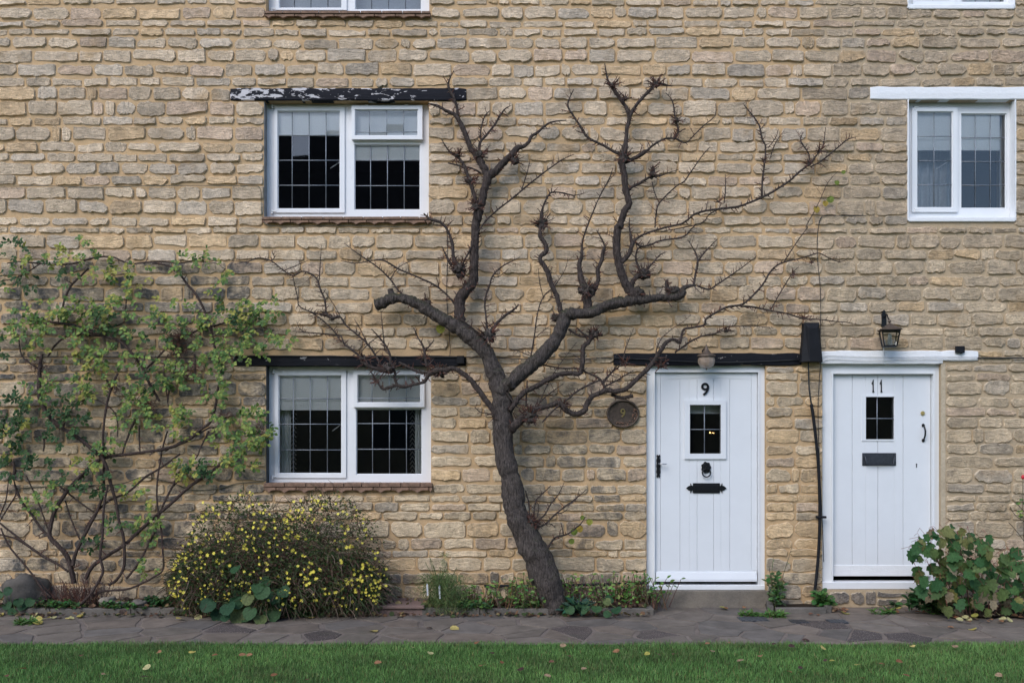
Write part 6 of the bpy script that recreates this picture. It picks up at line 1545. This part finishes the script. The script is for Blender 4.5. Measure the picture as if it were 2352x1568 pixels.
# rose at the far right edge: a few thorny stems with a red hip
er = empty('rose_bush', tuple(at(2385, 1400, .25))); tag(er, 'sparse rose bush with a red bud at the edge of the leafy shrub', 'rose'); b = MB(); lb = MB()
for s in ('9:2352,590 2300,520 2245,460', '9:2352,455 2290,410 2255,350', '9:2352,385 2310,340 2290,325', '9:2420,1000 2380,700 2352,590 2345,400 2345,150'):
    pts, rad = path_of(s.replace(' ', ',9 ', 1), .2, .15, 5); b.tube(pts, [.003] * len(pts), 5, col=(.06, .045, .03, 1))
for k in range(30):
    p = at(*tp(9, rl.uniform(2300, 2460), rl.uniform(230, 420)), .18); put_leaf(lb, 'oval', p, (rl.uniform(-1, 1), -.3, rl.uniform(-1, .4)), (0, -1, .4), .035, rl.choice(GRN))
tag(b.build('stems', MAT['twig'], er), kind='stuff'); tag(lb.build('leaves', MAT['leaf'], er), kind='stuff')
MAT['red'] = m_plain('red_petal', (.45, .02, .03), .5, var=.2); b = MB(); p = at(*tp(9, 2344, 150), .15); b.lathe([(.004, p.z - .02), (.013, p.z - .01), (.015, p.z + .004), (.008, p.z + .018), (.002, p.z + .022)], p.x, p.y, 8); b.build('bud', MAT['red'], er, sm=True)

# ================================================================== fallen leaves
rf = random.Random(77)
YEL = [leaf_mesh('round', c, 'fallen_leaf') for c in ((.44, .36, .10), (.50, .40, .14), (.36, .33, .08), (.46, .42, .20))]
BRN = [leaf_mesh('round', c, 'fallen_leaf', .8) for c in ((.24, .11, .055), (.30, .155, .08), (.17, .085, .055), (.34, .23, .14), (.07, .04, .035))]
def fallen(px, py, z, pool, size, label, group):
    d = floor_d(py, z); p = Vector((X(px, d), -d, z + .006)); a = rf.uniform(0, 6.28)
    o = leaf_obj(None, rf.choice(pool), p, (math.cos(a), math.sin(a), rf.uniform(.0, .35)), (rf.uniform(-.5, .5), rf.uniform(-.7, .2), 1), size, 'fallen_leaf')
    return tag(o, label, 'leaf', group)
YP = ('yellow fallen leaf lying on the paved path', 'yellow leaves on the path'); BP = ('brown fallen leaf lying on the paved path', 'brown leaves on the path')
YG = ('pale yellow fallen leaf lying on the lawn', 'yellow leaves on the lawn'); BG = ('brown fallen leaf lying on the lawn', 'brown leaves on the lawn'); BD = ('brown fallen leaf in the drift at the foot of door 11', 'brown leaves drifted by door 11'); YD = ('yellow fallen leaf at the front edge of the left flower bed', 'yellow leaves by the bed')
for t, x, y in ((8, 228, 1218), (8, 752, 1197), (8, 660, 1085), (9, 1120, 1095), (9, 2005, 1207), (9, 460, 1080), (9, 1500, 1056), (8, 1790, 1095), (7, 265, 1168), (7, 2080, 1105), (7, 2150, 1125), (9, 300, 1062)): fallen(*tp(t, x, y), .002, YP and YEL, rf.uniform(.05, .075), *YP)
for x, y in ((20, 1105), (240, 1110), (330, 1125), (360, 1118), (470, 1120), (505, 1130), (570, 1113), (725, 1068), (890, 1068), (215, 1128), (1350, 1112), (1460, 1112), (1560, 1120), (1610, 1122), (1700, 1110), (1255, 1130), (240, 1140), (1230, 1105), (1390, 1118), (1520, 1130)): fallen(*tp(7, x, y), .004, YEL, rf.uniform(.045, .07), *YD)
for t, x, y in ((8, 385, 975), (8, 530, 1075), (8, 565, 1085), (8, 255, 1090), (8, 1215, 1060), (8, 1500, 1085), (8, 1960, 1092), (8, 2090, 1090), (9, 420, 1055), (9, 935, 1105), (9, 870, 1097), (9, 310, 1060), (9, 1827, 1187), (9, 830, 1280), (8, 620, 1190), (7, 1080, 1078), (7, 1130, 1085), (9, 610, 1085)): fallen(*tp(t, x, y), .003 if y > 1080 else .05 if t == 8 and x > 600 else .09 if x == 385 else .01, BRN, rf.uniform(.035, .06), *BP)
for k in range(46):
    x = rf.uniform(1030, 1130) if rf.random() < .4 else rf.uniform(1400, 1780); fallen(*tp(9, x, rf.uniform(1052, 1084) + max(0, (x - 1600) * .08)), rf.uniform(.004, .02), BRN, rf.uniform(.03, .055), *BD)
for k in range(30): fallen(*tp(9, rf.uniform(1900, 2340), rf.uniform(1100, 1145)), rf.uniform(.004, .02), BRN[3:4] + YEL[2:] + BRN[:2], rf.uniform(.04, .06), 'faded fallen leaf under the leafy shrub right of door 11', 'leaves under the shrub')
for t, x, y in ((7, 1315, 1368), (7, 1030, 1468), (8, 503, 1327), (9, 1220, 1445), (9, 960, 1335), (9, 1575, 1315), (8, 2090, 1372), (8, 615, 1375), (9, 1050, 1420)): fallen(*tp(t, x, y), .03, YEL, rf.uniform(.036, .052), *YG)
for t, x, y in ((7, 1700, 1385), (7, 1650, 1385), (7, 1460, 1385), (7, 725, 1510), (7, 1020, 1530), (7, 180, 1475), (7, 2130, 1545), (7, 1870, 1525), (7, 40, 1520), (7, 330, 1535), (7, 1085, 1360), (7, 560, 1380), (8, 930, 1302), (8, 965, 1455), (8, 1245, 1485), (8, 1465, 1425), (8, 230, 1438), (8, 1020, 1365), (8, 1570, 1390), (8, 2175, 1370), (8, 1910, 1358), (8, 2285, 1375), (8, 1440, 1530), (8, 1660, 1480), (8, 1510, 1320), (8, 1100, 1435), (9, 205, 1357), (9, 535, 1392), (9, 970, 1418), (9, 1390, 1445), (9, 1510, 1425), (9, 825, 1465), (9, 1515, 1515), (9, 160, 1305), (9, 620, 1308), (9, 770, 1320), (9, 1250, 1540), (9, 2200, 1520), (9, 380, 1425), (9, 1880, 1330), (9, 330, 1290), (9, 750, 1500)): fallen(*tp(t, x, y), .03, BRN, rf.uniform(.03, .055), *BG)

lit = MB()
for k in range(2600):
    x = rf.uniform(-4.7, BED9_X1 - .02); dd = rf.uniform(.02, .33); c = rf.choice(((.10, .055, .035), (.16, .09, .05), (.06, .04, .03), (.22, .17, .08), (.05, .07, .025)))
    if k % 3 == 0: dd = rf.uniform(.30, .47)      # spilt over the kerb on to the path
    put_leaf(lit, rf.choice(('oval', 'thin', 'round')), Vector((x, -dd, (.06 if dd < .37 else .006) + rf.uniform(0, .02))), (rf.uniform(-1, 1), rf.uniform(-1, 1), rf.uniform(-.1, .6)), (rf.uniform(-.6, .6), -.4, 1), rf.uniform(.02, .05), c)
tag(lit.build('leaf_litter', MAT['leaf'], None, org=False), 'dead leaf litter lying on the soil of the long bed', kind='stuff')
for (x, y), h, lb in ((tp(8, 592, 905), .13, 'left'), (tp(8, 676, 920), .15, 'right')):
    p = at(x, y + 6, .40); h *= .8; b = MB(); b.prism([(p.x - .003, p.z - h / 2), (p.x + .010, p.z - h / 2), (p.x + .006, p.z + h / 2 - .01), (p.x - .002, p.z + h / 2), (p.x - .009, p.z + h / 2 - .02)], -.402, -.398)
    tag(b.build('plant_tag', MAT['curtain'], None), 'short white plant tag stuck in the fennel' if lb == 'left' else 'longer white plant tag stuck in the fennel', 'tag')

# ================================================================== across the green: the house the upper panes mirror
MAT['far_stone'] = m_mortar('far_stone', (.26, .20, .13), (.20, .16, .11)); MAT['far_roof'] = m_plain('far_roof_slate', (.05, .04, .038), .9, var=.4, scale=3)
fh = empty('opposite_house', (-1, -22, 0)); tag(fh, 'dark roofed stone house across the lawn, mirrored in the upper window', 'house')
b = MB(); b.box(-14.5, 12.6, -26.5, -19.5, -.02, 6.6); b.build('wall', MAT['far_stone'], fh)
b = MB(); b.add([(-15, -19.1, 6.5), (13, -19.1, 6.5), (13, -26.9, 6.5), (-15, -26.9, 6.5), (-8.6, -23, 12.0), (7.0, -23, 12.0)], [(0, 1, 5, 4), (1, 2, 5), (2, 3, 4, 5), (3, 0, 4), (3, 2, 1, 0)]); b.build('roof', MAT['far_roof'], fh)
for k in range(6):
    for z0 in (1.0, 3.9):
        b = MB(); x = -12.5 + k * 4.2; b.box(x, x + 1.3, -19.49, -19.42, z0, z0 + 1.25); b.build('window', MAT['near_black'], fh)
